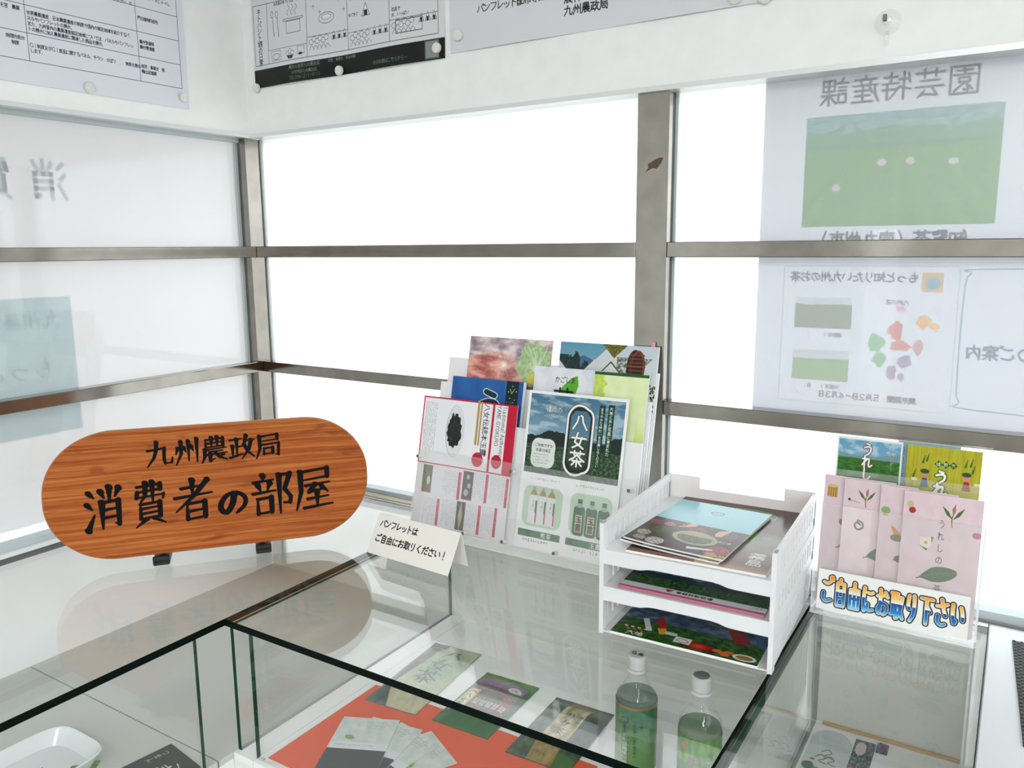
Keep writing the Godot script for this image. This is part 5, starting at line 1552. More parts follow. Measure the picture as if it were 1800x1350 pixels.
	picture(0, 0, 420, 600, 140, 200, func(u: float, v: float) -> Color:
		var cl := nn(u * 3.0 + v * 2, v * 9.0)
		var c := Color(0.55, 0.47, 0.52).lerp(Color(0.90, 0.84, 0.84), clampf(cl * 1.5 - 0.2, 0, 1))
		var m := smoothstep(0.13, 0.19, v + 0.05 * sin(u * 5.0) + 0.05 * (nn(u * 7, v * 14) - 0.5))
		var warm := Color(0.66, 0.36, 0.33).lerp(Color(0.92, 0.68, 0.62), clampf(nn(u * 4, v * 14 + 9) * 1.5 - 0.25, 0, 1))
		c = c.lerp(warm, m * clampf(1.25 - u * 0.8, 0, 1))
		if v > 0.31 and u > 0.55:
			c = c.lerp(Color(0.30, 0.20, 0.26), smoothstep(0.31, 0.36, v) * 0.7)
		var lx := (u - 0.80) / 0.20
		var ly := (v - 0.17) / 0.15
		if lx * lx + ly * ly < 0.75 + 0.5 * nn(u * 10, v * 14):
			c = c.lerp(Color(0.52, 0.70, 0.42).lerp(Color(0.76, 0.84, 0.66), nn(u * 22, v * 22)), 0.85)
		if absf(u - 0.86) < 0.10 and v > 0.24 and v < 0.31:
			c = c.lerp(Color(0.90, 0.84, 0.20), 0.8)
		for p in [[0.45, 0.195, 0.075], [0.83, 0.205, 0.070]]:
			var d := Vector2(u - p[0], (v - p[1]) * 1.43)
			var ray := 0.6 + 0.4 * pow(absf(cos(d.angle() * 6.0)), 10)
			c = c.lerp(Color(1.0, 0.97, 0.90), clampf(exp(-d.length() / (p[2] * ray * 0.8)) * 1.25, 0, 1))
		return c)
	for q in [[344, 120, 300, 30], [346, 122, 330, 40], [350, 122, 366, 60], [352, 124, 396, 24], [354, 126, 412, 90]]:
		curve([q[0], q[1], (q[0] + q[2]) * 0.5 + 6, (q[1] + q[3]) * 0.5, q[2], q[3]], 2.2, Color(0.86, 0.92, 0.80))
	single("sunset_pamphlet", sheet(0.206, 0.297, 0.002, printed(done(), 0.3), M.paper), null, "pamphlet with a pink sunset cover and a green leaf burst at the rack's top", "pamphlet", in_rack(-0.907, 0.126, -0.0425))
	page(420, 600, Color(0.82, 0.84, 0.84))
	var sky := Color(0.36, 0.58, 0.68)
	picture(0, 0, 420, 200, 140, 66, func(u: float, v: float) -> Color:
		var c := Color(0.80, 0.82, 0.83)
		var vv := v * 0.476     # height over width
		var x := u
		# left diamond: sky and a blue cone of a mountain over dark trees
		if x + vv < 0.53 and x - vv < 0.44 and x - vv > -0.18:
			c = sky.lerp(Color(0.56, 0.70, 0.74), v)
			if vv > 0.12 + absf(x - 0.26) * 0.42:
				c = Color(0.24, 0.40, 0.52)
			if vv > 0.24 - 0.10 * nn(x * 9, 1.0) * (1.0 if absf(x - 0.12) > 0.1 else 1.6) or (x < 0.10 and vv > 0.12):
				c = Color(0.06, 0.12, 0.12).lerp(Color(0.16, 0.24, 0.22), nn(x * 30, v * 16))
		elif x - vv >= 0.44 and x + vv < 0.70 and vv < 0.17:
			c = Color(0.22, 0.26, 0.08).lerp(Color(0.58, 0.50, 0.16), nn(x * 30, v * 16))
		elif x > 0.60 and x + vv < 1.06:
			c = Color(0.34, 0.40, 0.32).lerp(Color(0.80, 0.82, 0.82), clampf(nn(x * 24, v * 12) * 1.8 - 0.5, 0, 1))
			if v < 0.25:
				c = Color(0.76, 0.80, 0.82)
		elif x < 0.10 and vv < 0.08:
			c = Color(0.70, 0.30, 0.28) if nn(x * 30, v * 9) > 0.5 else Color(0.80, 0.84, 0.86)
		return c)
	oval(326, 84, 32, 68, Color(0.22, 0.10, 0.06))
	oval(340, 84, 30, 66, Color(0.42, 0.22, 0.14))
	oval(338, 84, 24, 56, Color(0.18, 0.09, 0.06))
	for i in 7:
		rect(304, 34 + i * 15, 62, 5, Color(0.46, 0.24, 0.15))
	rect(294, 78, 78, 5, Color(0.52, 0.30, 0.20))
	poly([170, 130, 228, 66, 290, 130], Color(0.28, 0.26, 0.18))
	poly([176, 130, 228, 74, 284, 130], Color(0.85, 0.86, 0.86))
	poly([380, 150, 420, 100, 420, 150], Color(0.85, 0.86, 0.86))
	for i in 60:
		oval(396 + rng.randf() * 24, 150 + rng.randf() * 110, 4, 4, [Color(0.10, 0.12, 0.10), Color(0.34, 0.36, 0.32), Color(0.84, 0.84, 0.82)][i % 3])
	single("mountain_booklet", sheet(0.212, 0.297, 0.003, printed(done(), 0.3), M.paper), null, "booklet with a blue mountain and a brown water wheel at the rack's top", "booklet", in_rack(-0.680, 0.126, -0.0430))
	single("pink_page_marker", box(Vector3(0.008, 0.018, 0.0006)), mat(Color(0.86, 0.60, 0.62), 0.7), "tiny pink marker sticking up behind the mountain booklet", "page marker", in_rack(-0.588, 0.424, -0.0436))

func shifted(p: PackedVector2Array, x: float, y: float) -> PackedVector2Array:
	var o := PackedVector2Array()
	for v in p:
		o.append(v + Vector2(x, y))
	return o

func tiny_latin(s: String, x: float, y: float, size: float, c: Color) -> void:
	var px := x
	for i in s.length():
		var ch := s[i]
		var narrow := ch in ["i", "l", "t", "r", " "]
		var wd := size * (0.30 if narrow else (0.62 if ch == ch.to_upper() else 0.5))
		if ch != " ":
			glyph(ch, px, y, wd, size, size * 0.085, c)
		px += wd * 1.14

# ------------------------------------------------------------------ tent card

func build_card() -> void:
	page(640, 240, Color(0.93, 0.925, 0.89))
	text("パンフレットは", 34, 34, 44, 6.4, Color(0.05, 0.05, 0.05), 0.98)
	text("ご自由にお取りください！", 30, 120, 47, 6.8, Color(0.05, 0.05, 0.05), 1.0)
	var xf := leaned(Vector3(-0.9635, TOP + 0.0005, -1.134), -3.7, 0)
	var t := thing("tent_card", "white folded card with two lines of bold black print in front of the rack", "card", xf)
	var l := deg_to_rad(30.0)
	part("front_panel", sheet(0.213, 0.082, 0.0012, printed(done(), 0.6), M.paper), null, t, Transform3D(Basis(Vector3.RIGHT, Vector3(0, cos(l), -sin(l)), Vector3(0, sin(l), cos(l))), Vector3(0, 0, 0)))
	part("back_panel", box(Vector3(0.213, 0.073, 0.0012)), M.paper, t, Transform3D(Basis(Vector3.RIGHT, -deg_to_rad(-14.0)), Vector3(0, 0.0355, -0.050)))

# ------------------------------------------------------------------ letter tray with magazines

func build_tray() -> void:
	# own frame: x across, y up, z towards the viewer; front at z = 0
	var xf := leaned(Vector3(-0.390, TOP, -1.082), 2.4, 0)
	var W := 0.131
	var D := 0.316
	var t := thing("letter_tray", "white plastic three-tier letter tray with slotted sides", "letter tray", xf)
	var pitch := 0.060
	for k in 3:
		var y := 0.002 + pitch * k
		var fl := [0.0015, 0.0745, 0.1345][k] as float     # top of each shelf is this + 2.5 mm
		# shelf: floor with a raised front lip that dips in the middle
		var st := begin_st()
		st_box(st, Vector3(-W + 0.003, fl, -D), Vector3(W - 0.003, fl + 0.0025, -0.002))
		if k > 0:
			var n := 24
			for i in n:
				var a := -W + 2 * W * i / n
				var b := -W + 2 * W * (i + 1) / n
				var dip := func(x: float) -> float: return 0.005 * (1.0 - smoothstep(0.35, 0.55, absf(x) / W))
				var pa: float = fl + 0.0035
				var pb: float = fl + 0.0035
				var qa: float = fl - 0.0195 + dip.call(a)
				var qb: float = fl - 0.0195 + dip.call(b)
				quad(st, Vector3(a, qa, 0), Vector3(b, qb, 0), Vector3(b, pb, 0), Vector3(a, pa, 0), Vector3.BACK)
				quad(st, Vector3(a, qa, -0.003), Vector3(b, qb, -0.003), Vector3(b, pb, -0.003), Vector3(a, pa, -0.003), Vector3.FORWARD)
				quad(st, Vector3(a, pa, 0), Vector3(b, pb, 0), Vector3(b, pb, -0.003), Vector3(a, pa, -0.003), Vector3.UP)
				quad(st, Vector3(a, qa, 0), Vector3(b, qb, 0), Vector3(b, qb, -0.003), Vector3(a, qa, -0.003), Vector3.DOWN)
		part("shelf", st.commit(), M.white_plastic, t)
		# back of the tier: upright with a wide opening cut from its top
		part("back_panel", boxes([[Vector3(-W, y, -D - 0.003), Vector3(W, y + 0.036, -D)], [Vector3(-W, y + 0.036, -D - 0.003), Vector3(-W * 0.55, y + pitch - 0.002, -D)], [Vector3(W * 0.60, y + 0.036, -D - 0.003), Vector3(W, y + pitch - 0.002, -D)]]), M.white_plastic, t)
		for s in [-1.0, 1.0]:
			var list := []
			var x0: float = W - 0.003 if s > 0 else -W
			var x1: float = W if s > 0 else -W + 0.003
			list.append([Vector3(x0, y - 0.002, -D), Vector3(x1, y + 0.016, 0)])
			list.append([Vector3(x0 - 0.001, y + 0.044, -D), Vector3(x1 + 0.001, y + pitch - 0.002, 0)])
			list.append([Vector3(x0 - 0.002, y - 0.002, -0.016), Vector3(x1 + 0.002, y + pitch - 0.002, 0.001)])
			list.append([Vector3(x0, y, -D), Vector3(x1, y + pitch - 0.002, -D + 0.014)])
			for i in 14:
				var z := -0.016 - 0.022 * i
				list.append([Vector3(x0, y + 0.016, z - 0.022), Vector3(x1, y + 0.044, z - 0.008)])
			part("side_panel", boxes(list), M.white_plastic, t)
	# top tier: dark food magazine
	page(430, 608, Color(0.16, 0.11, 0.09))
	picture(0, 0, 430, 608, 108, 152, func(u: float, v: float) -> Color:
		var c := Color(0.10, 0.06, 0.05).lerp(Color(0.34, 0.20, 0.14), clampf(nn(u * 3, v * 6) * 1.5 - 0.3, 0, 1))
		if v < 0.22 and u < 0.5:
			c = c.lerp(Color(0.52, 0.33, 0.25), 0.6 * nn(u * 5, v * 5))
		if v > 0.40 and u > 0.52:
			c = c.lerp(Color(0.56, 0.57, 0.52), smoothstep(0.40, 0.52, v) * 0.8)
		if v > 0.68:
			c = c.lerp(Color(0.50, 0.44, 0.42), smoothstep(0.66, 0.8, v) * smoothstep(0.45, 0.75, u))
			c = c.lerp(Color(0.46, 0.16, 0.09), smoothstep(0.93, 1.0, v) * (1.0 - smoothstep(0.4, 0.7, u)))
		if v > 0.90 and u > 0.5:
			c = c.lerp(Color(0.74, 0.58, 0.50), smoothstep(0.9, 1.0, v))
		return c)
	oval(262, 100, 98, 62, Color(0.44, 0.50, 0.24))
	oval(262, 100, 90, 55, Color(0.20, 0.38, 0.08))
	var foam := PackedVector2Array()
	for i in 40:
		var a := TAU * i / 40
		var rr := 0.7 + 0.7 * nn(cos(a) * 3 + 9, sin(a) * 3)
		foam.append(Vector2(258 + 48 * rr * cos(a), 102 + 30 * rr * sin(a)))
	fill(foam, Color(0.78, 0.78, 0.68))
	for i in 40:
		line(Vector2(302, 300), Vector2(302, 300) + Vector2.from_angle(-1.0 + i * 0.07) * 54, 4, 1, Color(0.24, 0.46, 0.10))
	text("霧島", 352, 452, 50, 4.0, Color(0.90, 0.89, 0.86), 1.1, true)
	var mag := sheet(0.210, 0.302, 0.004, printed(done(), 0.2), M.paper)
	single("food_magazine", mag, null, "dark food magazine with a bowl of green tea on its cover, in the top tray", "magazine", lying(Vector3(-0.3785, 1.0376, -1.091), 3.0))
	# two smaller pale blue cook booklets on it
	page(440, 620, Color(0.56, 0.76, 0.79))
	picture(0, 300, 440, 320, 132, 96, func(u: float, v: float) -> Color:
		var c := Color(0.14, 0.09, 0.08).lerp(Color(0.30, 0.18, 0.15), nn(u * 8, v * 8))
		for p in [[0.10, 0.66, 0.07, Color(0.74, 0.74, 0.70)], [0.12, 0.86, 0.06, Color(0.66, 0.68, 0.64)], [0.28, 0.86, 0.09, Color(0.86, 0.87, 0.86)], [0.20, 0.46, 0.09, Color(0.24, 0.40, 0.16)], [0.22, 0.18, 0.06, Color(0.70, 0.50, 0.36)], [0.38, 0.10, 0.05, Color(0.74, 0.42, 0.22)], [0.54, 0.24, 0.10, Color(0.50, 0.30, 0.22)], [0.08, 0.20, 0.07, Color(0.52, 0.24, 0.22)], [0.84, 0.20, 0.09, Color(0.44, 0.32, 0.24)], [0.88, 0.78, 0.12, Color(0.74, 0.28, 0.30)], [0.86, 0.93, 0.06, Color(0.72, 0.68, 0.32)], [0.97, 0.95, 0.05, Color(0.66, 0.68, 0.30)]]:
			var d := Vector2(u - p[0], (v - p[1]) * 0.73).length()
			if d < p[2]:
				c = p[3].lerp(c, nn(u * 30, v * 30) * 0.6)
		var ex := (u - 0.58) / 0.22
		var ey := (v - 0.50) / 0.26
		var e := Vector2(ex * 0.9 + ey * 0.3, ey * 1.1 - ex * 0.35).length()
		if e < 1.0:
			c = Color(0.62, 0.62, 0.44) if e > 0.78 or ey < -0.3 else Color(0.22, 0.24, 0.18).lerp(Color(0.48, 0.52, 0.32), nn(u * 26, v * 26))
		return c)
	# pale hands reaching in from the blue half
	poly([176, 300, 212, 300, 204, 330, 176, 352, 140, 372, 138, 364, 164, 344, 170, 326], Color(0.80, 0.62, 0.54))
	poly([316, 330, 352, 300, 366, 306, 352, 350, 346, 392, 322, 400, 312, 372], Color(0.80, 0.62, 0.54))
	poly([262, 560, 366, 540, 372, 552, 268, 584], Color(0.84, 0.83, 0.81))
	text("米と水", 352, 436, 22, 2.4, Color(0.85, 0.83, 0.80), 0.9)
	oval(226, 118, 34, 26, Color(0.40, 0.50, 0.50))
	oval(226, 118, 26, 19, Color(0.54, 0.70, 0.72))
	small_print(206, 108, 44, 20, 9, Color(0.40, 0.50, 0.50))
	small_print(196, 156, 62, 34, 12, Color(0.44, 0.58, 0.60))
	var curl := func(u: float, v: float) -> float: return 0.004 * pow(1.0 - clampf(u, 0, 1), 3) * (1.0 - v)
	var cook := sheet(0.160, 0.240, 0.0026, printed(done(), 0.25), M.paper, curl, 8, 6)
	single("cook_booklet", cook, null, "pale blue cook booklet, lower of two on the dark food magazine", "booklet", lying(Vector3(-0.4240, 1.0418, -1.104), -3.0), "pale blue cook booklets")
	single("cook_booklet", cook, null, "pale blue cook booklet, upper of two on the dark food magazine", "booklet", lying(Vector3(-0.4195, 1.0449, -1.109), -2.0), "pale blue cook booklets")
	# middle tier: landscape booklet with a pink edge
	page(440, 600, Color(0.85, 0.85, 0.86))
	picture(0, 0, 440, 560, 110, 140, func(u: float, v: float) -> Color:
		var c := cloud_sky(u, v, Color(0.20, 0.42, 0.66), Color(0.36, 0.56, 0.72))
		if v > 0.78 + 0.05 * nn(u * 6, 2.0):
			c = Color(0.10, 0.26, 0.30)
		if v > 0.86 + 0.03 * nn(u * 9, 7.0):
			c = Color(0.10, 0.24, 0.10).lerp(Color(0.22, 0.40, 0.16), nn(u * 20, v * 20))
		return c)
	rect(0, 556, 440, 34, Color(0.86, 0.86, 0.87))
	rect(0, 588, 440, 12, Color(0.70, 0.38, 0.48))
	poly([138, 562, 166, 562, 152, 582], Color(0.74, 0.14, 0.18))
	text("東経村町役場", 174, 562, 17, 2.2, INK, 1.1)
	text("大地町役部", 170, 560, 0.1, 0.1, INK)
	small_print(400, 562, 34, 20, 9, Color(0.32, 0.32, 0.34))
	var pink_edge := mat(Color(0.72, 0.44, 0.52), 0.6)
	single("landscape_booklet", sheet(0.222, 0.300, 0.005, printed(done(), 0.25), pink_edge), null, "booklet with hills and sky and a pink edge, in the middle tray", "booklet", lying(Vector3(-0.384, 0.9776, -1.090), 2.4))
	# bottom tier: colourful magazine
	page(440, 600, Color(0.12, 0.30, 0.12))
	picture(0, 330, 440, 270, 120, 74, func(u: float, v: float) -> Color:
		var c := Color(0.08, 0.22, 0.07).lerp(Color(0.22, 0.42, 0.14), nn(u * 12, v * 12))
		if v < 0.55:
			c = Color(0.14, 0.24, 0.38).lerp(Color(0.42, 0.48, 0.54), nn(u * 9, v * 7))
		if v < 0.22:
			c = c.lerp(Color(0.40, 0.20, 0.20), nn(u * 20, v * 16))
		if absf(u - 0.60) < 0.12 and v > 0.80 and v < 0.96:
			c = Color(0.28, 0.04, 0.03).lerp(Color(0.86, 0.22, 0.10), clampf(1.0 - Vector2((u - 0.6) * 8, (v - 0.88) * 9).length(), 0, 1) * 1.2)
		return c)
	tm = Transform2D(-0.45, Vector2(60, 470))
	rect(0, 0, 18, 84, Color(0.82, 0.83, 0.83))
	rect(40, 0, 26, 70, Color(0.62, 0.12, 0.10))
	rect(36, 66, 26, 40, Color(0.84, 0.62, 0.14))
	rect(250, 60, 46, 96, Color(0.56, 0.12, 0.10))
	rect(320, 84, 20, 104, Color(0.22, 0.42, 0.58))
	rect(366, 100, 30, 70, Color(0.34, 0.40, 0.14))
	tm = Transform2D.IDENTITY
	fill(shifted(rounded(40, 20, 10, 10), 170, 520), Color(0.80, 0.80, 0.78))
	rect(188, 536, 50, 38, Color(0.86, 0.86, 0.82))
	curve([196, 560, 204, 546, 222, 548, 230, 562, 212, 568, 196, 560], 2, Color(0.3, 0.28, 0.22))
	for p in [[318, 566], [336, 572], [352, 562], [344, 580]]:
		oval(p[0], p[1], 14, 9, Color(0.86, 0.40, 0.16))
	oval(398, 572, 34, 20, Color(0.85, 0.85, 0.82))
	oval(398, 572, 24, 13, Color(0.60, 0.48, 0.22))
	for i in 10:
		oval(30 + i * 7, 540 + (i % 3) * 9, 6, 4, [Color(0.85, 0.85, 0.84), Color(0.74, 0.36, 0.12), Color(0.56, 0.46, 0.14)][i % 3])
	text("大地", 44, 564, 26, 3.0, Color(0.88, 0.88, 0.86), 1.0)
	single("travel_magazine", sheet(0.226, 0.300, 0.004, printed(done(), 0.2), M.paper), null, "green travel magazine crowded with food pictures, in the bottom tray", "magazine", lying(Vector3(-0.390, 0.9047, -1.079), 2.4))

# ------------------------------------------------------------------ acrylic holder with leaflets

const HLEAN := 7.0

func in_holder(x: float, s: float, n: float) -> Transform3D:
	var f := leaned(Vector3(-0.137, TOP + 0.0035, -1.322), 0, HLEAN)
	return Transform3D(f.basis, f * Vector3(x + 0.137, s, n))

func sprig(x: float, y: float, s: float) -> void:
	var g := Color(0.26, 0.40, 0.14)
	curve([x, y + 34 * s, x - 2 * s, y + 14 * s, x + 4 * s, y - 8 * s], 2.2 * s, Color(0.45, 0.34, 0.22))
	for q in [[-1.0, 14.0, 10.0], [1.0, 16.0, 6.0]]:
		fill(PackedVector2Array([Vector2(x, y + 16 * s), Vector2(x + q[0] * 14 * s, y + 6 * s), Vector2(x + q[0] * 24 * s, y - 14 * s), Vector2(x + q[0] * 10 * s, y - 2 * s)]), g)
	fill(PackedVector2Array([Vector2(x, y + 8 * s), Vector2(x - 3 * s, y - 8 * s), Vector2(x + 4 * s, y - 22 * s), Vector2(x + 5 * s, y - 4 * s)]), Color(0.62, 0.42, 0.38))

func big_leaf(x: float, y: float, s: float) -> void:
	var o := PackedVector2Array()
	for p in [[-66, 22], [-48, -2], [-18, -26], [22, -32], [56, -26], [62, -10], [44, 10], [10, 26], [-24, 30], [-48, 24]]:
		o.append(Vector2(x + p[0] * s, y + p[1] * s))
	o.append(o[0])
	fill(smooth(o), Color(0.16, 0.31, 0.06))
	line(Vector2(x - 74 * s, y + 26 * s), Vector2(x - 40 * s, y + 10 * s), 4 * s, 3 * s, Color(0.22, 0.16, 0.08))
	curve([x - 56 * s, y + 16 * s, x, y - 4 * s, x + 58 * s, y - 16 * s], 2.4 * s, Color(0.36, 0.50, 0.16))
	for k in 5:
		oval(x - 20 * s + k * 13 * s, y - 8 * s + (k % 2) * 9 * s, 4 * s, 3 * s, Color(0.32, 0.46, 0.14))

func pink_page(kind: int) -> ImageTexture:
	var bg := Color(0.82, 0.735, 0.755)
	page(270, 520, bg)
	picture(0, 0, 270, 520, 30, 50, func(u: float, v: float) -> Color: return bg.lerp(Color(0.86, 0.77, 0.79), nn(u * 4, v * 5)))
	if kind == 0:
		sprig(172, 60, 1.6)
		text("うれしの", 124, 92, 32, 2.2, INK, 1.42, true, 0.8)
		big_leaf(140, 300, 1.0)
		glyph("茶", 126, 338, 28, 26, 2.0, INK)
		oval(88, 186, 20, 18, Color(0.86, 0.84, 0.76))
		poly([66, 164, 84, 170, 104, 158, 110, 190, 94, 208, 70, 196], Color(0.86, 0.84, 0.78))
		poly([66, 200, 96, 208, 92, 216], Color(0.24, 0.38, 0.16))
		poly([104, 158, 112, 162, 108, 186], Color(0.24, 0.38, 0.16))
		oval(88, 186, 7, 6, Color(0.80, 0.62, 0.20))
		oval(32, 70, 12, 12, Color(0.62, 0.18, 0.16))
		oval(24, 48, 12, 13, Color(0.74, 0.70, 0.52))
		oval(256, 132, 16, 12, Color(0.72, 0.38, 0.50))
		oval(208, 402, 32, 20, Color(0.30, 0.24, 0.20))
		oval(208, 396, 26, 9, Color(0.44, 0.32, 0.16))
	elif kind == 1:
		sprig(86, 56, 1.4)
		text("うれしの", 152, 82, 30, 2.2, INK, 1.42, true, 0.8)
		big_leaf(160, 280, 0.92)
		glyph("茶", 146, 318, 28, 26, 2.0, INK)
		curve([60, 160, 78, 168, 80, 186, 62, 196, 50, 182, 58, 168, 70, 176], 7, Color(0.16, 0.14, 0.13))
		oval(22, 80, 5, 5, INK)
		curve([24, 86, 40, 84, 62, 90], 2, Color(0.5, 0.46, 0.46))
	elif kind == 2:
		oval(22, 94, 17, 14, Color(0.50, 0.66, 0.38))
		oval(22, 112, 12, 4, Color(0.80, 0.60, 0.34))
		poly([44, 150, 60, 156, 84, 180, 60, 190], Color(0.80, 0.46, 0.14))
		oval(70, 196, 24, 14, Color(0.40, 0.40, 0.18))
		oval(96, 276, 30, 16, Color(0.22, 0.28, 0.10))
		poly([60, 284, 100, 262, 100, 290], Color(0.18, 0.26, 0.08))
		sprig(180, 60, 1.1)
	else:
		rect(14, 44, 40, 44, Color(0.74, 0.58, 0.30))
		for k in 4:
			rect(18 + k * 9, 44, 3, 44, Color(0.56, 0.40, 0.18))
		oval(34, 44, 20, 6, Color(0.80, 0.68, 0.42))
		oval(86, 184, 18, 15, Color(0.44, 0.10, 0.14))
		oval(86, 206, 16, 4, Color(0.86, 0.86, 0.84))
		big_leaf(130, 268, 0.9)
	return done()

func build_holder() -> void:
	var t := thing("leaflet_holder", "clear acrylic stepped leaflet holder full of pink leaflets", "leaflet holder", in_holder(-0.137, 0, 0))
	var W := 0.1195
	slab_at("front_panel", Vector3(-W, 0.0, -0.0015), Vector3(W, 0.180, 0.0015), 2, M.acrylic, M.acrylic_edge, t)
	slab_at("middle_panel", Vector3(-W + 0.004, 0.005, -0.0375), Vector3(W - 0.004, 0.235, -0.0345), 2, M.acrylic, M.acrylic_edge, t)
	slab_at("back_panel", Vector3(-W + 0.002, 0.0095, -0.0725), Vector3(W - 0.002, 0.288, -0.0695), 2, M.acrylic, M.acrylic_edge, t)
	for s in [-1.0, 1.0]:
		var x0: float = W - 0.003 if s > 0 else -W
		slab_at("side_panel", Vector3(x0, 0.005, -0.0345), Vector3(x0 + 0.003, 0.180, -0.0015), 0, M.acrylic, M.acrylic_edge, t)
		slab_at("side_panel", Vector3(x0, 0.0095, -0.0695), Vector3(x0 + 0.003, 0.235, -0.0375), 0, M.acrylic, M.acrylic_edge, t)
	var flat := Basis(Vector3.RIGHT, deg_to_rad(HLEAN))
	part("bottom_panel", slab(Vector3(2 * W, 0.003, 0.075), 1, M.acrylic, M.acrylic_edge), null, t, Transform3D(flat, flat * Vector3(0, -0.0017, -0.0360)))
	# label with outlined letters, amber above and blue below
	page(560, 170, Color(0.92, 0.92, 0.90))
	var key := Color(1, 0, 1)
	var s := "ご自由にお取り下さい"
	for pass_ in 3:
		for i in s.length():
			glyph(s[i], 16 + i * 53.5, 24 + 8 * sin(i * 0.35 + 0.4), 46, 118, [24.0, 15.0, 11.5][pass_], [Color(0.03, 0.03, 0.08), Color(0.92, 0.93, 0.93), key][pass_])
	for y in im.get_height():
		var v := (y / SS - 30.0) / 110.0
		var c := Color(0.90, 0.56, 0.10).lerp(Color(0.93, 0.80, 0.50), clampf(v / 0.35, 0, 1))
		if v > 0.35:
			c = Color(0.93, 0.80, 0.50).lerp(Color(0.92, 0.93, 0.93), clampf((v - 0.35) / 0.14, 0, 1))
		if v > 0.50:
			c = Color(0.06, 0.28, 0.58).lerp(Color(0.12, 0.48, 0.72), clampf((v - 0.5) / 0.28, 0, 1))
		if v > 0.82:
			c = Color(0.12, 0.48, 0.72).lerp(Color(0.62, 0.80, 0.88), clampf((v - 0.82) / 0.2, 0, 1))
		for x in im.get_width():
			var p := im.get_pixel(x, y)
			if p.r > 0.95 and p.g < 0.05:
				im.set_pixel(x, y, c)
	single("holder_label", sheet(0.218, 0.066, 0.0005, printed(done(), 0.35), M.paper), null, "white label with outlined amber and blue letters on the leaflet holder's front", "label", in_holder(-0.138, 0.007, 0.0017))
	# pink leaflets, rearmost first
	var names := ["rearmost pink leaflet with a small basket print, in the acrylic holder", "second pink leaflet with a black curl and a big leaf print, in the acrylic holder", "third pink leaflet showing only orange fruit prints, in the acrylic holder", "front pink leaflet with whole green leaf and white flower, in the acrylic holder"]
	var xs := [-0.2005, -0.1680, -0.1120, -0.0775]
	var kinds := [3, 1, 2, 0]
	for i in 4:
		var bend := func(u: float, _v: float) -> float: return 0.0016 * sin(u * PI)
		single("pink_leaflet", sheet(0.108, 0.213, 0.0016, printed(pink_page(kinds[i]), 0.4), M.paper, bend, 6, 1), null, names[i], "leaflet", in_holder(xs[i], 0.0055 + 0.002 * (3 - i), -0.030 + i * 0.0068), "pink leaflets")
	# behind them
	page(230, 460, Color(0.88, 0.89, 0.88))
	picture(6, 8, 218, 200, 80, 72, func(u: float, v: float) -> Color:
		var c := cloud_sky(u, v, Color(0.36, 0.58, 0.70), Color(0.60, 0.74, 0.78))
		if v > 0.24 + 0.05 * sin(u * 4):
			c = Color(0.42, 0.56, 0.58)
		if v > 0.34:
			c = Color(0.08, 0.30, 0.04).lerp(Color(0.24, 0.50, 0.10), nn(u * 6, v * 24))
		if v > 0.72:
			c = Color(0.05, 0.14, 0.04).lerp(Color(0.30, 0.42, 0.26), nn(u * 24, v * 16) * 0.8)
		return c)
	for b in [[190, 40, 196, 110], [194, 74, 178, 50], [194, 66, 212, 48], [195, 84, 208, 66]]:
		line(Vector2(b[0], b[1]), Vector2(b[2], b[3]), 3, 2, Color(0.56, 0.54, 0.52))
	text("うれしの", 92, 16, 46, 11, Color(0.42, 0.10, 0.12), 0.98, true, 0.82)
	text("うれしの", 92, 16, 46, 6, Color(0.92, 0.92, 0.90), 0.98, true, 0.82)
	single("tea_field_leaflet", sheet(0.100, 0.210, 0.0014, printed(done(), 0.3), M.paper), null, "leaflet with a green tea field and blue sky, behind the pink leaflets", "leaflet", in_holder(-0.195, 0.078, -0.0600))
	page(220, 460, Color(0.55, 0.66, 0.70))
	small_print(6, 20, 60, 420, 9, Color(0.30, 0.38, 0.42), true)
	single("grey_blue_leaflet", sheet(0.090, 0.210, 0.0014, printed(done(), 0.4), M.paper), null, "grey-blue leaflet showing behind the yellow leaflet", "leaflet", in_holder(-0.108, 0.080, -0.0675))
	page(240, 460, Color(0.66, 0.64, 0.05))
	picture(0, 0, 240, 460, 60, 60, func(u: float, v: float) -> Color: return Color(0.63, 0.60, 0.04).lerp(Color(0.72, 0.69, 0.10), clampf(nn(u * 40, v * 2) * 1.3 - 0.2, 0, 1)))
	for i in 3:
		var cx := 104.0 + i * 24
		poly([cx - 13, 58, cx, 45, cx + 13, 58, cx, 71], Color(0.05, 0.30, 0.12))
		glyph("嬉野市"[i], cx - 7, 51, 14, 14, 1.4, Color(0.85, 0.86, 0.70))
	for q in 2:
		glyph("うれ"[q], 94, 80 + q * 44, 44, 44, 14, Color(0.05, 0.28, 0.10))
		glyph("うれ"[q], 94, 80 + q * 44, 44, 44, 8, Color(0.93, 0.93, 0.88))
	for p in [[54, 44], [66, 36], [190, 44], [206, 40], [26, 96], [214, 62]]:
		line(Vector2(p[0], p[1] + 14), Vector2(p[0] + 6, p[1] - 12), 7, 2, Color(0.20, 0.36, 0.08))
	for q in [[62, 110, 1], [196, 106, -1]]:       # two small figures holding cups
		oval(q[0], q[1] - 12, 13, 14, Color(0.80, 0.52, 0.40))
		oval(q[0], q[1] - 22, 15, 8, Color(0.10, 0.28, 0.12))
		poly([q[0] - 12, q[1] + 34, q[0] - 6, q[1] + 2, q[0] + 8, q[1] + 2, q[0] + 16, q[1] + 34], Color(0.14, 0.30, 0.46) if q[2] > 0 else Color(0.56, 0.10, 0.18))
		rect(q[0] - 34 * q[2] - 8, q[1] + 4, 18, 10, Color(0.85, 0.86, 0.74))
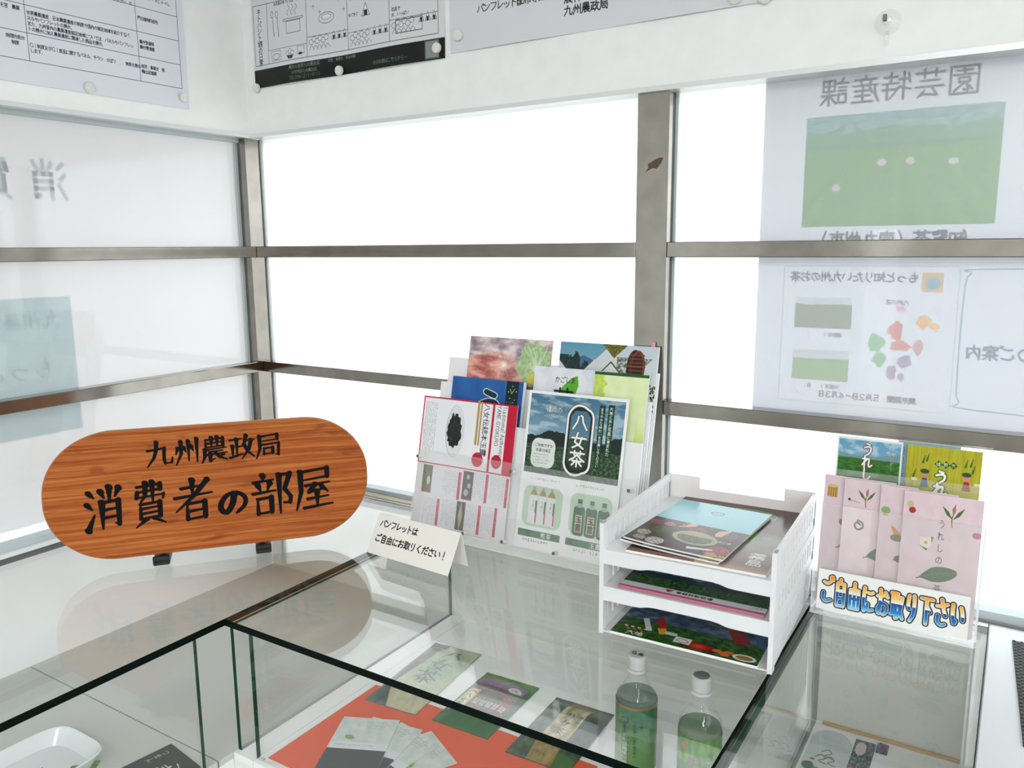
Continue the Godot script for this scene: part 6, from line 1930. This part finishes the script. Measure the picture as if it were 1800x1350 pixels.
	single("yellow_leaflet", sheet(0.105, 0.210, 0.0014, printed(done(), 0.35), M.paper), null, "mustard yellow leaflet with green letters and small figures, behind the pink leaflets", "leaflet", in_holder(-0.085, 0.0765, -0.0570))

# ------------------------------------------------------------------ things inside the display cases

func pillow(t: float) -> Callable:
	return func(u: float, v: float) -> float:
		var a := clampf((0.5 - absf(clampf(u, 0, 1) - 0.5)) / 0.22, 0, 1)
		var b := clampf((0.5 - absf(clampf(v, 0, 1) - 0.5)) / 0.20 - 0.25, 0, 1)
		return t * sin(a * PI / 2) * sin(b * PI / 2) + 0.0012 * nz.get_noise_2d(u * 5, v * 7)

func packet(called: String, w: float, h: float, t: float, tex: Texture2D, p: Vector3, yaw: float, label: String, back: Color) -> void:
	var m := printed(tex, 0.28)
	single(called, sheet(w, h, 0.0018, m, mat(back, 0.4), pillow(t), 14, 18), null, label, "tea packet", lying(p, yaw), "tea packets")

func build_case_contents() -> void:
	var y := BASE + 0.0004
	single("orange_sheet", sheet(0.48, 0.268, 0.0006, mat(Color(0.90, 0.30, 0.06), 0.8), mat(Color(0.90, 0.30, 0.06), 0.8)), null, "orange paper sheet lying on the display case floor", "paper sheet", lying(Vector3(-0.765, y, -0.815), 0))
	var o := y + 0.0007
	# packet 1: straw coloured paper with a slate blue side and brush letters
	page(250, 540, Color(0.70, 0.68, 0.54))
	picture(0, 0, 250, 540, 75, 160, func(u: float, v: float) -> Color:
		var c := Color(0.68, 0.66, 0.52).lerp(Color(0.78, 0.76, 0.64), nn(u * 6, v * 9))
		var g := clampf(1.25 - Vector2((u - 0.68) * 2.0, (v - 0.40) * 3.0).length(), 0, 1)
		c = c.lerp(Color(0.30, 0.50, 0.26).lerp(Color(0.46, 0.60, 0.36), nn(u * 14, v * 14)), g * 0.9)
		var edge := 0.30 + 0.05 * sin(v * 5.0 + 0.5) - 0.05 * v
		if v > 0.78:
			edge += (v - 0.78) * 0.9
		if u < edge:
			c = Color(0.17, 0.25, 0.25).lerp(Color(0.24, 0.32, 0.32), nn(u * 8, v * 8))
		elif u < edge + 0.018:
			c = Color(0.60, 0.55, 0.32)
		return c)
	var bi := Color(0.10, 0.11, 0.10)
	glyph("八", 120, 60, 96, 84, 13, bi, true)
	glyph("女", 106, 160, 110, 96, 11, bi, true)
	glyph("茶", 96, 262, 116, 110, 11, bi, true)
	rect(44, 190, 26, 26, Color(0.62, 0.24, 0.20))
	small_print(46, 110, 22, 70, 10, Color(0.55, 0.58, 0.56), true)
	packet("tea_packet", 0.113, 0.246, 0.012, done(), Vector3(-0.9295, o, -1.035), 5, "straw coloured tea packet with a slate side and brush letters", Color(0.45, 0.46, 0.38))
	# packet 2: green bordered, colourful picture
	page(260, 420, Color(0.10, 0.34, 0.12))
	picture(18, 62, 224, 230, 80, 84, func(u: float, v: float) -> Color:
		var c := Color(0.34, 0.46, 0.62).lerp(Color(0.62, 0.36, 0.52), clampf(nn(u * 9, v * 9) * 2 - 0.5, 0, 1))
		if v > 0.25:
			c = Color(0.14, 0.26, 0.12).lerp(Color(0.34, 0.40, 0.24), nn(u * 12, v * 12))
		if absf(v - 0.42) < 0.16 and absf(u - 0.48) < 0.36 - 0.3 * absf(v - 0.42):
			c = Color(0.22, 0.13, 0.09).lerp(Color(0.36, 0.24, 0.16), nn(u * 20, v * 8))
		if u > 0.76 and v > 0.44 and v < 0.72:
			c = c.lerp(Color(0.66, 0.18, 0.22), clampf(nn(u * 18, v * 18) * 1.6 - 0.2, 0, 1))
		return c)
	rect(0, 0, 260, 50, Color(0.28, 0.50, 0.12))
	oval(130, 26, 8, 5, Color(0.08, 0.16, 0.06))
	oval(204, 110, 30, 20, Color(0.80, 0.80, 0.80))
	text("お茶", 186, 102, 17, 1.6, Color(0.5, 0.4, 0.42))
	rect(20, 170, 58, 172, Color(0.84, 0.82, 0.60))
	frame(24, 176, 50, 160, 2, Color(0.34, 0.36, 0.18))
	curve([22, 200, 50, 190, 78, 204], 10, Color(0.74, 0.16, 0.12))
	text("八女茶", 32, 210, 34, 3.4, INK, 1.1, true)
	for i in 5:                     # row of pickers in red and white
		var cx := 102.0 + i * 30
		rect(cx - 11, 232, 22, 22, Color(0.86, 0.80, 0.72))
		oval(cx, 242, 9, 10, Color(0.74, 0.54, 0.42))
		poly([cx - 12, 300, cx - 6, 264, cx + 6, 264, cx + 12, 300], Color(0.56, 0.10, 0.14))
		rect(cx - 10, 258, 20, 14, Color(0.62, 0.72, 0.80))
		oval(cx - 8, 330, 9, 16, Color(0.58, 0.12, 0.16))
		oval(cx + 6, 318, 6, 8, Color(0.78, 0.80, 0.84))
	packet("tea_packet", 0.118, 0.188, 0.011, done(), Vector3(-0.7785, o, -1.046), 2, "green bordered tea packet with a colourful farm picture", Color(0.12, 0.34, 0.12))
	# packet 3: black and gold
	page(260, 430, Color(0.08, 0.09, 0.08))
	picture(0, 0, 260, 430, 78, 130, func(u: float, v: float) -> Color:
		var c := Color(0.09, 0.10, 0.08)
		if u < 0.32 or (v > 0.6 and u > 0.72):
			c = Color(0.08, 0.16, 0.06).lerp(Color(0.20, 0.32, 0.12), clampf(nn(u * 7, v * 7) * 1.8 - 0.5, 0, 1))
		if u > 0.32 and u < 0.72:
			c = Color(0.52, 0.45, 0.24).lerp(Color(0.80, 0.74, 0.52), clampf(nn(u * 5, v * 4) * 1.6 - 0.2, 0, 1))
			if v < 0.13:
				c = Color(0.40, 0.31, 0.14)
			if v > 0.72:
				c = Color(0.44, 0.36, 0.12).lerp(Color(0.62, 0.50, 0.16), nn(u * 9, v * 9))
		if v > 0.84 and u > 0.72:
			c = Color(0.20, 0.36, 0.12)
		return c)
	var q := 0
	for ch in ["八", "女", "茶"]:
		glyph(ch, 104, 104 + q * 58, 54, 50, 4.4, bi, true)
		q += 1
	text("特産茶", 162, 112, 17, 1.8, bi, 1.2, true)
	small_print(28, 330, 26, 30, 10, Color(0.55, 0.62, 0.50))
	small_print(108, 376, 56, 16, 12, bi)
	packet("tea_packet", 0.117, 0.190, 0.010, done(), Vector3(-0.6165, o, -1.037), 2, "black and gold tea packet lying beside the bottles", Color(0.16, 0.18, 0.10))
	# fan of leaflets
	page(210, 440, Color(0.76, 0.79, 0.77))
	picture(0, 0, 210, 440, 40, 80, func(u: float, v: float) -> Color: return Color(0.74, 0.78, 0.76).lerp(Color(0.82, 0.85, 0.82), nn(u * 4, v * 6)))
	small_print(96, 20, 90, 60, 9, Color(0.52, 0.58, 0.56))
	oval(60, 126, 20, 12, Color(0.46, 0.60, 0.38), 0.5)
	rect(0, 154, 210, 44, Color(0.84, 0.85, 0.86))
	small_print(20, 168, 170, 12, 9, Color(0.45, 0.47, 0.48))
	rect(0, 196, 210, 244, Color(0.105, 0.12, 0.14))
	small_print(60, 270, 60, 20, 8, Color(0.30, 0.36, 0.36))
	var dark_fan := printed(done(), 0.45)
	page(210, 440, Color(0.76, 0.79, 0.78))
	picture(0, 0, 210, 440, 40, 80, func(u: float, v: float) -> Color:
		var c := Color(0.74, 0.78, 0.76).lerp(Color(0.83, 0.85, 0.83), nn(u * 4 + 5, v * 6))
		var d := Vector2((u - 0.52) * 0.48, v - 0.40).length()
		return c.lerp(Color(0.34, 0.54, 0.12).lerp(Color(0.62, 0.76, 0.34), clampf(nn(u * 10, v * 16) * 1.4 - 0.2, 0, 1)), 1.0 - smoothstep(0.11, 0.135, d)))
	small_print(40, 26, 110, 40, 9, Color(0.52, 0.58, 0.56))
	var leaf_fan := printed(done(), 0.45)
	var pivot := Vector3(-0.857, 0, -0.833)
	var names := ["dark-footed leaflet at one end of the fan, on the orange sheet", "dark-footed leaflet second in the fan, on the orange sheet", "dark-footed leaflet third in the fan, on the orange sheet", "leaflet with green leaf print ending the fan, on the orange sheet"]
	var turns := [25.0, 8.0, -10.0, -28.0]
	for i in 4:
		var b := Basis(Vector3.UP, deg_to_rad(turns[i]))
		var c := pivot + b * Vector3(0, 0, 0.0 if i < 3 else -0.012)
		var mesh := sheet(0.103, 0.205, 0.0008, dark_fan if i < 3 else leaf_fan, M.paper)
		var f := lying(c + b * Vector3(0, 0, 0.036) + Vector3(0, o + 0.0014 * (3 - i), 0), turns[i])
		single("fanned_leaflet", mesh, null, names[i], "leaflet", f, "fan of leaflets")
	bottle(Vector3(-0.467, y, -1.100), 0)
	bottle(Vector3(-0.359, y, -1.090), 1)
	# left wing: dish of tea leaves, green packet, black card
	dish(Vector3(-1.285, y, -0.563))
	page(120, 120, Color(0.30, 0.52, 0.10))
	picture(0, 0, 120, 120, 20, 20, func(u: float, v: float) -> Color: return Color(0.26, 0.46, 0.08).lerp(Color(0.40, 0.60, 0.16), nn(u * 5, v * 5)))
	single("green_packet", sheet(0.052, 0.070, 0.0012, printed(done(), 0.3), M.paper, pillow(0.005), 8, 8), null, "small green packet between the white dish and the black card", "packet", lying(Vector3(-1.214, y, -0.592), 38))
	page(220, 340, Color(0.06, 0.065, 0.07))
	var wh := Color(0.80, 0.82, 0.80)
	var arc := PackedVector2Array()
	for i in 25:
		var a := -1.5 + 4.2 * i / 24.0
		arc.append(Vector2(132 + 62 * cos(a), 110 + 62 * sin(a)))
	path(arc, 4.5, wh)
	glyph("青", 96, 70, 76, 84, 7, wh, true)
	text("つまん", 24, 28, 28, 2.0, wh, 1.1, true)
	text("茶", 30, 190, 28, 2.2, wh)
	single("black_card", sheet(0.098, 0.150, 0.0012, printed(done(), 0.4), M.black), null, "black card with white brush writing on the case floor, by the board joint", "card", lying(Vector3(-1.150, y, -0.598), -8))
	# last bay
	page(180, 420, Color(0.78, 0.80, 0.80))
	for p in [[90, 150, Color(0.55, 0.40, 0.20)], [110, 190, Color(0.52, 0.42, 0.16)], [70, 190, Color(0.50, 0.34, 0.18)]]:
		curve([p[0] - 24, p[1], p[0], p[1] - 22, p[0] + 20, p[1] - 4, p[0] - 4, p[1] + 16, p[0] + 30, p[1] + 26], 6, p[2])
	rect(30, 200, 18, 12, Color(0.56, 0.20, 0.16))
	oval(30, 250, 26, 24, Color(0.14, 0.32, 0.22))
	oval(66, 260, 18, 12, Color(0.44, 0.40, 0.52))
	single("rounded_tea_card", extruded(rounded(0.064, 0.20, 0.030, 0.036, 8), 0.002, 0.0, Rect2(-0.032, 0, 0.064, 0.20), printed(done(), 0.4), M.paper), null, "white rounded card with brown sketches beside the glass partition", "card", lying(Vector3(-0.214, y, -1.184), 0))
	page(120, 300, Color(0.34, 0.34, 0.36))
	picture(0, 0, 120, 300, 30, 75, func(u: float, v: float) -> Color:
		var c := Color(0.12, 0.12, 0.11).lerp(Color(0.50, 0.50, 0.52), clampf(nn(u * 7, v * 14) * 1.8 - 0.5, 0, 1))
		if Vector2(u - 0.35, (v - 0.16) * 2.2).length() < 0.26:
			c = Color(0.86, 0.76, 0.72)
		if v > 0.5:
			c = Color(0.26, 0.22, 0.12).lerp(Color(0.56, 0.54, 0.56), nn(u * 6, v * 12))
		return c)
	single("photo_card", sheet(0.032, 0.17, 0.0016, printed(done(), 0.3), M.paper), null, "dark photo card with a pale bloom, beside the white rounded card", "card", lying(Vector3(-0.164, y, -1.212), 0))
	single("purple_packet", sheet(0.018, 0.030, 0.001, mat(Color(0.26, 0.17, 0.42), 0.4), mat(Color(0.26, 0.17, 0.42), 0.4), pillow(0.005), 6, 6), null, "tiny purple packet against the case's back panel", "packet", lying(Vector3(-0.138, y, -1.360), 0))
	single("yellow_strip", chamfered(Vector3(0.215, 0.004, 0.006), 0.0008), mat(Color(0.72, 0.56, 0.14), 0.5), "thin yellow strip along the foot of the case's back panel", "strip", at(Vector3(-0.132, y + 0.0021, -1.4015)))

func bottle(p: Vector3, kind: int) -> void:
	var t := thing("tea_bottle", ["clear bottle of blue-green tea with a black writing label", "clear bottle of bright green tea with a round red mark"][kind], "bottle", at(p), "tea bottles")
	var r := 0.0325
	var h := 0.205
	# plastic shell
	var prof := [Vector2(0.0, 0.002), Vector2(r * 0.8, 0.0), Vector2(r, 0.006), Vector2(r, 0.130)]
	for k in 9:
		var a := k / 8.0
		prof.append(Vector2(lerpf(r, 0.0135, smoothstep(0.0, 1.0, a)), 0.130 + 0.048 * a))
	prof.append(Vector2(0.0135, 0.190))
	part("shell", lathe(prof, 40), M.acrylic, t)
	var lq := mat([Color(0.10, 0.38, 0.29), Color(0.19, 0.45, 0.03)][kind], 0.08)
	lq.backlight_enabled = true
	lq.backlight = Color(0.8, 0.8, 0.8)
	var top := [0.141, 0.128][kind] as float
	part("tea", lathe([Vector2(0.0, 0.003), Vector2(r * 0.78, 0.002), Vector2(r - 0.0015, 0.007), Vector2(r - 0.0015, minf(top, 0.131)), Vector2(r * 0.95 if kind == 0 else r - 0.0015, top), Vector2(0, top)], 40), lq, t)
	# printed sleeve
	page(640, 330, [Color(0.36, 0.56, 0.40), Color(0.30, 0.52, 0.10)][kind])
	if kind == 0:
		picture(0, 0, 640, 330, 100, 60, func(u: float, v: float) -> Color:
			var c := Color(0.10, 0.38, 0.27).lerp(Color(0.36, 0.52, 0.30), smoothstep(0.25, 0.6, v + 0.2 * nn(u * 6, v * 4)))
			return c.lerp(Color(0.42, 0.54, 0.30), clampf(nn(u * 12, v * 6) - 0.45, 0, 1)))
		var q := 0
		for ch in ["つ", "ま", "は", "に", "茶"]:
			glyph(ch, 442, 40 + q * 50, 44, 44, 5, Color(0.05, 0.07, 0.06), true)
			q += 1
		text("お茶の味わいを大地の水と", 508, 60, 15, 1.8, Color(0.08, 0.16, 0.12), 1.05, true)
		text("八女茶一番", 540, 46, 16, 2.0, Color(0.10, 0.16, 0.12), 1.1, true)
	else:
		picture(0, 0, 640, 330, 100, 60, func(u: float, v: float) -> Color:
			var c := Color(0.17, 0.40, 0.02).lerp(Color(0.34, 0.58, 0.04), clampf(nn(u * 20, v * 2) * 1.5 - 0.2, 0, 1))
			if v > 0.42 and u > 0.5 and u < 0.75:
				c = c.lerp(Color(0.16, 0.32, 0.14), nn(u * 9, v * 9))
			if v > 0.75 and u < 0.68 and u > 0.55:
				c = c.lerp(Color(0.46, 0.30, 0.12), 0.7)
			return c)
		oval(436, 52, 18, 14, Color(0.66, 0.16, 0.08))
		var q := 0
		for ch in ["嬉", "野", "茶"]:
			glyph(ch, 460, 96 + q * 64, 56, 58, 8, Color(0.20, 0.14, 0.10), true)
			glyph(ch, 460, 96 + q * 64, 56, 58, 3.2, Color(0.60, 0.56, 0.48), true)
			q += 1
		text("うれしの", 548, 90, 18, 1.8, Color(0.55, 0.66, 0.44), 1.1, true)
	part("sleeve", lathe([Vector2(r + 0.0005, 0.022), Vector2(r + 0.0005, [0.131, 0.121][kind])], 48), printed(done(), 0.5), t)
	if kind == 0:
		part("amber_band", lathe([Vector2(r + 0.0007, 0.1285), Vector2(r + 0.0007, 0.1335), Vector2(r, 0.1336)], 48), mat(Color(0.50, 0.42, 0.22), 0.4), t)
	# ribbed cap
	var st := begin_st()
	for i in 36:
		var a := TAU * i / 36
		var b := TAU * (i + 1) / 36
		var ra := 0.0150 if i % 2 == 0 else 0.0146
		var rb := 0.0146 if i % 2 == 0 else 0.0150
		var pa := Vector3(cos(a) * ra, 0.186, sin(a) * ra)
		var pb := Vector3(cos(b) * rb, 0.186, sin(b) * rb)
		quad(st, pa, pb, pb + Vector3(0, 0.019, 0), pa + Vector3(0, 0.019, 0), Vector3(cos((a + b) / 2), 0, sin((a + b) / 2)))
		tri(st, Vector3(0, 0.2075, 0), Vector3(pa.x * 0.92, 0.2075, pa.z * 0.92), Vector3(pb.x * 0.92, 0.2075, pb.z * 0.92), Vector3.UP)
		quad(st, pa + Vector3(0, 0.019, 0), pb + Vector3(0, 0.019, 0), Vector3(pb.x * 0.92, 0.2075, pb.z * 0.92), Vector3(pa.x * 0.92, 0.2075, pa.z * 0.92), Vector3(cos(a), 1, sin(a)).normalized())
	var cap := part("cap", st.commit(), mat(Color(0.86, 0.87, 0.86), 0.4), t)
	part("neck_ring", lathe([Vector2(0.0150, 0.180), Vector2(0.0158, 0.1805), Vector2(0.0158, 0.1845), Vector2(0.0150, 0.185)], 36), mat(Color(0.86, 0.87, 0.86), 0.4), t)
	var tops := mat([Color(0.14, 0.15, 0.14), Color(0.34, 0.38, 0.35)][kind], 0.6)
	if kind == 1:
		part("cap_print", lathe([Vector2(0.0120, 0.20755), Vector2(0.0120, 0.2078), Vector2(0, 0.2078)], 28), tops, cap)
	else:
		part("cap_print", tube([Vector3(-0.009, 0.2078, 0.001), Vector3(-0.005, 0.2078, -0.005), Vector3(-0.001, 0.2078, 0.003), Vector3(-0.006, 0.2078, 0.004)], 0.0009, 6), tops, cap)
		part("cap_print", lathe([Vector2(0.0045, 0.20755), Vector2(0.0045, 0.2078), Vector2(0, 0.2078)], 20), tops, cap, at(Vector3(0.006, 0, 0)))

func dish(p: Vector3) -> void:
	var t := thing("ceramic_dish", "white rectangular ceramic dish with rounded corners holding dark tea leaves", "dish", at(p))
	var st := begin_st()
	var rings := [[0.80, 0.000], [0.84, 0.002], [1.0, 0.028], [0.985, 0.030], [0.965, 0.028], [0.82, 0.006], [0.0, 0.005]]
	var n := 48
	var pos := func(k: int, i: int) -> Vector3:
		var a := TAU * i / n
		var c := cos(a)
		var s := sin(a)
		var e := 0.42
		return Vector3(0.075 * rings[k][0] * signf(c) * pow(absf(c), e), rings[k][1], 0.105 * rings[k][0] * signf(s) * pow(absf(s), e))
	for k in rings.size() - 1:
		for i in n:
			var a: Vector3 = pos.call(k, i)
			var b: Vector3 = pos.call(k, (i + 1) % n)
			var c: Vector3 = pos.call(k + 1, (i + 1) % n)
			var d: Vector3 = pos.call(k + 1, i)
			var out := Vector3(a.x + b.x, 0, a.z + b.z).normalized()
			var nrm := (c - a).cross(b - d)
			if nrm.length() < 1e-9:
				nrm = Vector3.UP
			nrm = nrm.normalized()
			var want := out if k < 2 else Vector3.UP
			if nrm.dot(want + Vector3(0, 0.01, 0)) < 0:
				nrm = -nrm
			quad(st, a, b, c, d, nrm)
	part("bowl", st.commit(), mat(Color(0.88, 0.90, 0.90), 0.18), t)
	var lv := begin_st()
	var r2 := RandomNumberGenerator.new()
	r2.seed = 4
	for i in 420:
		var a := r2.randf() * TAU
		var rr := sqrt(r2.randf())
		var c := Vector3(0.012 + rr * 0.036 * cos(a), 0.007 + 0.016 * (1 - rr * rr) * r2.randf(), 0.020 + rr * 0.055 * sin(a))
		var b := Basis.from_euler(Vector3(r2.randf_range(-0.5, 0.5), r2.randf() * TAU, r2.randf_range(-0.5, 0.5)))
		var l := r2.randf_range(0.003, 0.007)
		var w := 0.0007
		for f in 3:
			var a1 := TAU * f / 3
			var a2 := TAU * (f + 1) / 3
			var q1 := Vector3(0, cos(a1) * w, sin(a1) * w)
			var q2 := Vector3(0, cos(a2) * w, sin(a2) * w)
			quad(lv, c + b * (q1 + Vector3(-l, 0, 0)), c + b * (q2 + Vector3(-l, 0, 0)), c + b * (q2 + Vector3(l, 0, 0)), c + b * (q1 + Vector3(l, 0, 0)), b * Vector3(0, cos((a1 + a2) / 2), sin((a1 + a2) / 2)))
	var leaves := single("dry_tea_leaves", lv.commit(), mat(Color(0.10, 0.13, 0.07), 0.7), "small heap of dark dry tea leaves in the white dish", "tea leaves", at(p))
	leaves.set_meta("kind", "stuff")

func build_small_things() -> void:
	# beige cords lying on the sill below the back windows
	var beige := mat(Color(0.80, 0.77, 0.68), 0.5)
	for c in [[0.0, "beige cord lying on the sill beside the wooden sign, next to the window"], [0.007, "beige cord lying on the sill beside the wooden sign, nearer the glass case"]]:
		var pts := []
		for i in 40:
			var f := i / 39.0
			pts.append(Vector3(lerpf(-1.655, -1.05, f), TOP + 0.0031, -1.429 + c[0] + 0.0022 * sin(f * 9.0 + c[0] * 300.0)))
		single("power_cord", tube(pts, 0.0028, 8), beige, c[1], "cord")
	# dark grey cord on the right sill
	var pts2 := []
	for i in 30:
		var f := i / 29.0
		pts2.append(Vector3(lerpf(-0.03, 0.55, f), TOP + 0.0031, -1.428 + 0.002 * sin(f * 7.0)))
	single("power_cord", tube(pts2, 0.0028, 8), mat(Color(0.42, 0.42, 0.40), 0.5), "grey cord lying on the sill behind the black mat", "cord")
	# black woven mat on the white counter
	var st := begin_st()
	st_box(st, Vector3(0, 0, 0), Vector3(0.30, 0.0015, 0.30))
	for i in 60:
		for j in 60:
			var up := 0.0008 if (i + j) % 2 == 0 else 0.0
			st_box(st, Vector3(0.0002 + i * 0.005, 0.0014, 0.0004 + j * 0.005), Vector3(0.0044 + i * 0.005, 0.0022 + up, 0.0046 + j * 0.005), 2)
			if up > 0:
				st_box(st, Vector3(0.0002 + i * 0.005, 0.0022, 0.0004 + j * 0.005), Vector3(0.0044 + i * 0.005, 0.0030, 0.0046 + j * 0.005), 4)
	single("woven_mat", st.commit(), mat(Color(0.05, 0.055, 0.065), 0.55), "black woven mat on the plain white counter", "mat", Transform3D(Basis(Vector3.UP, deg_to_rad(3.0)), Vector3(0.029, TOP + 0.0003, -1.376)))
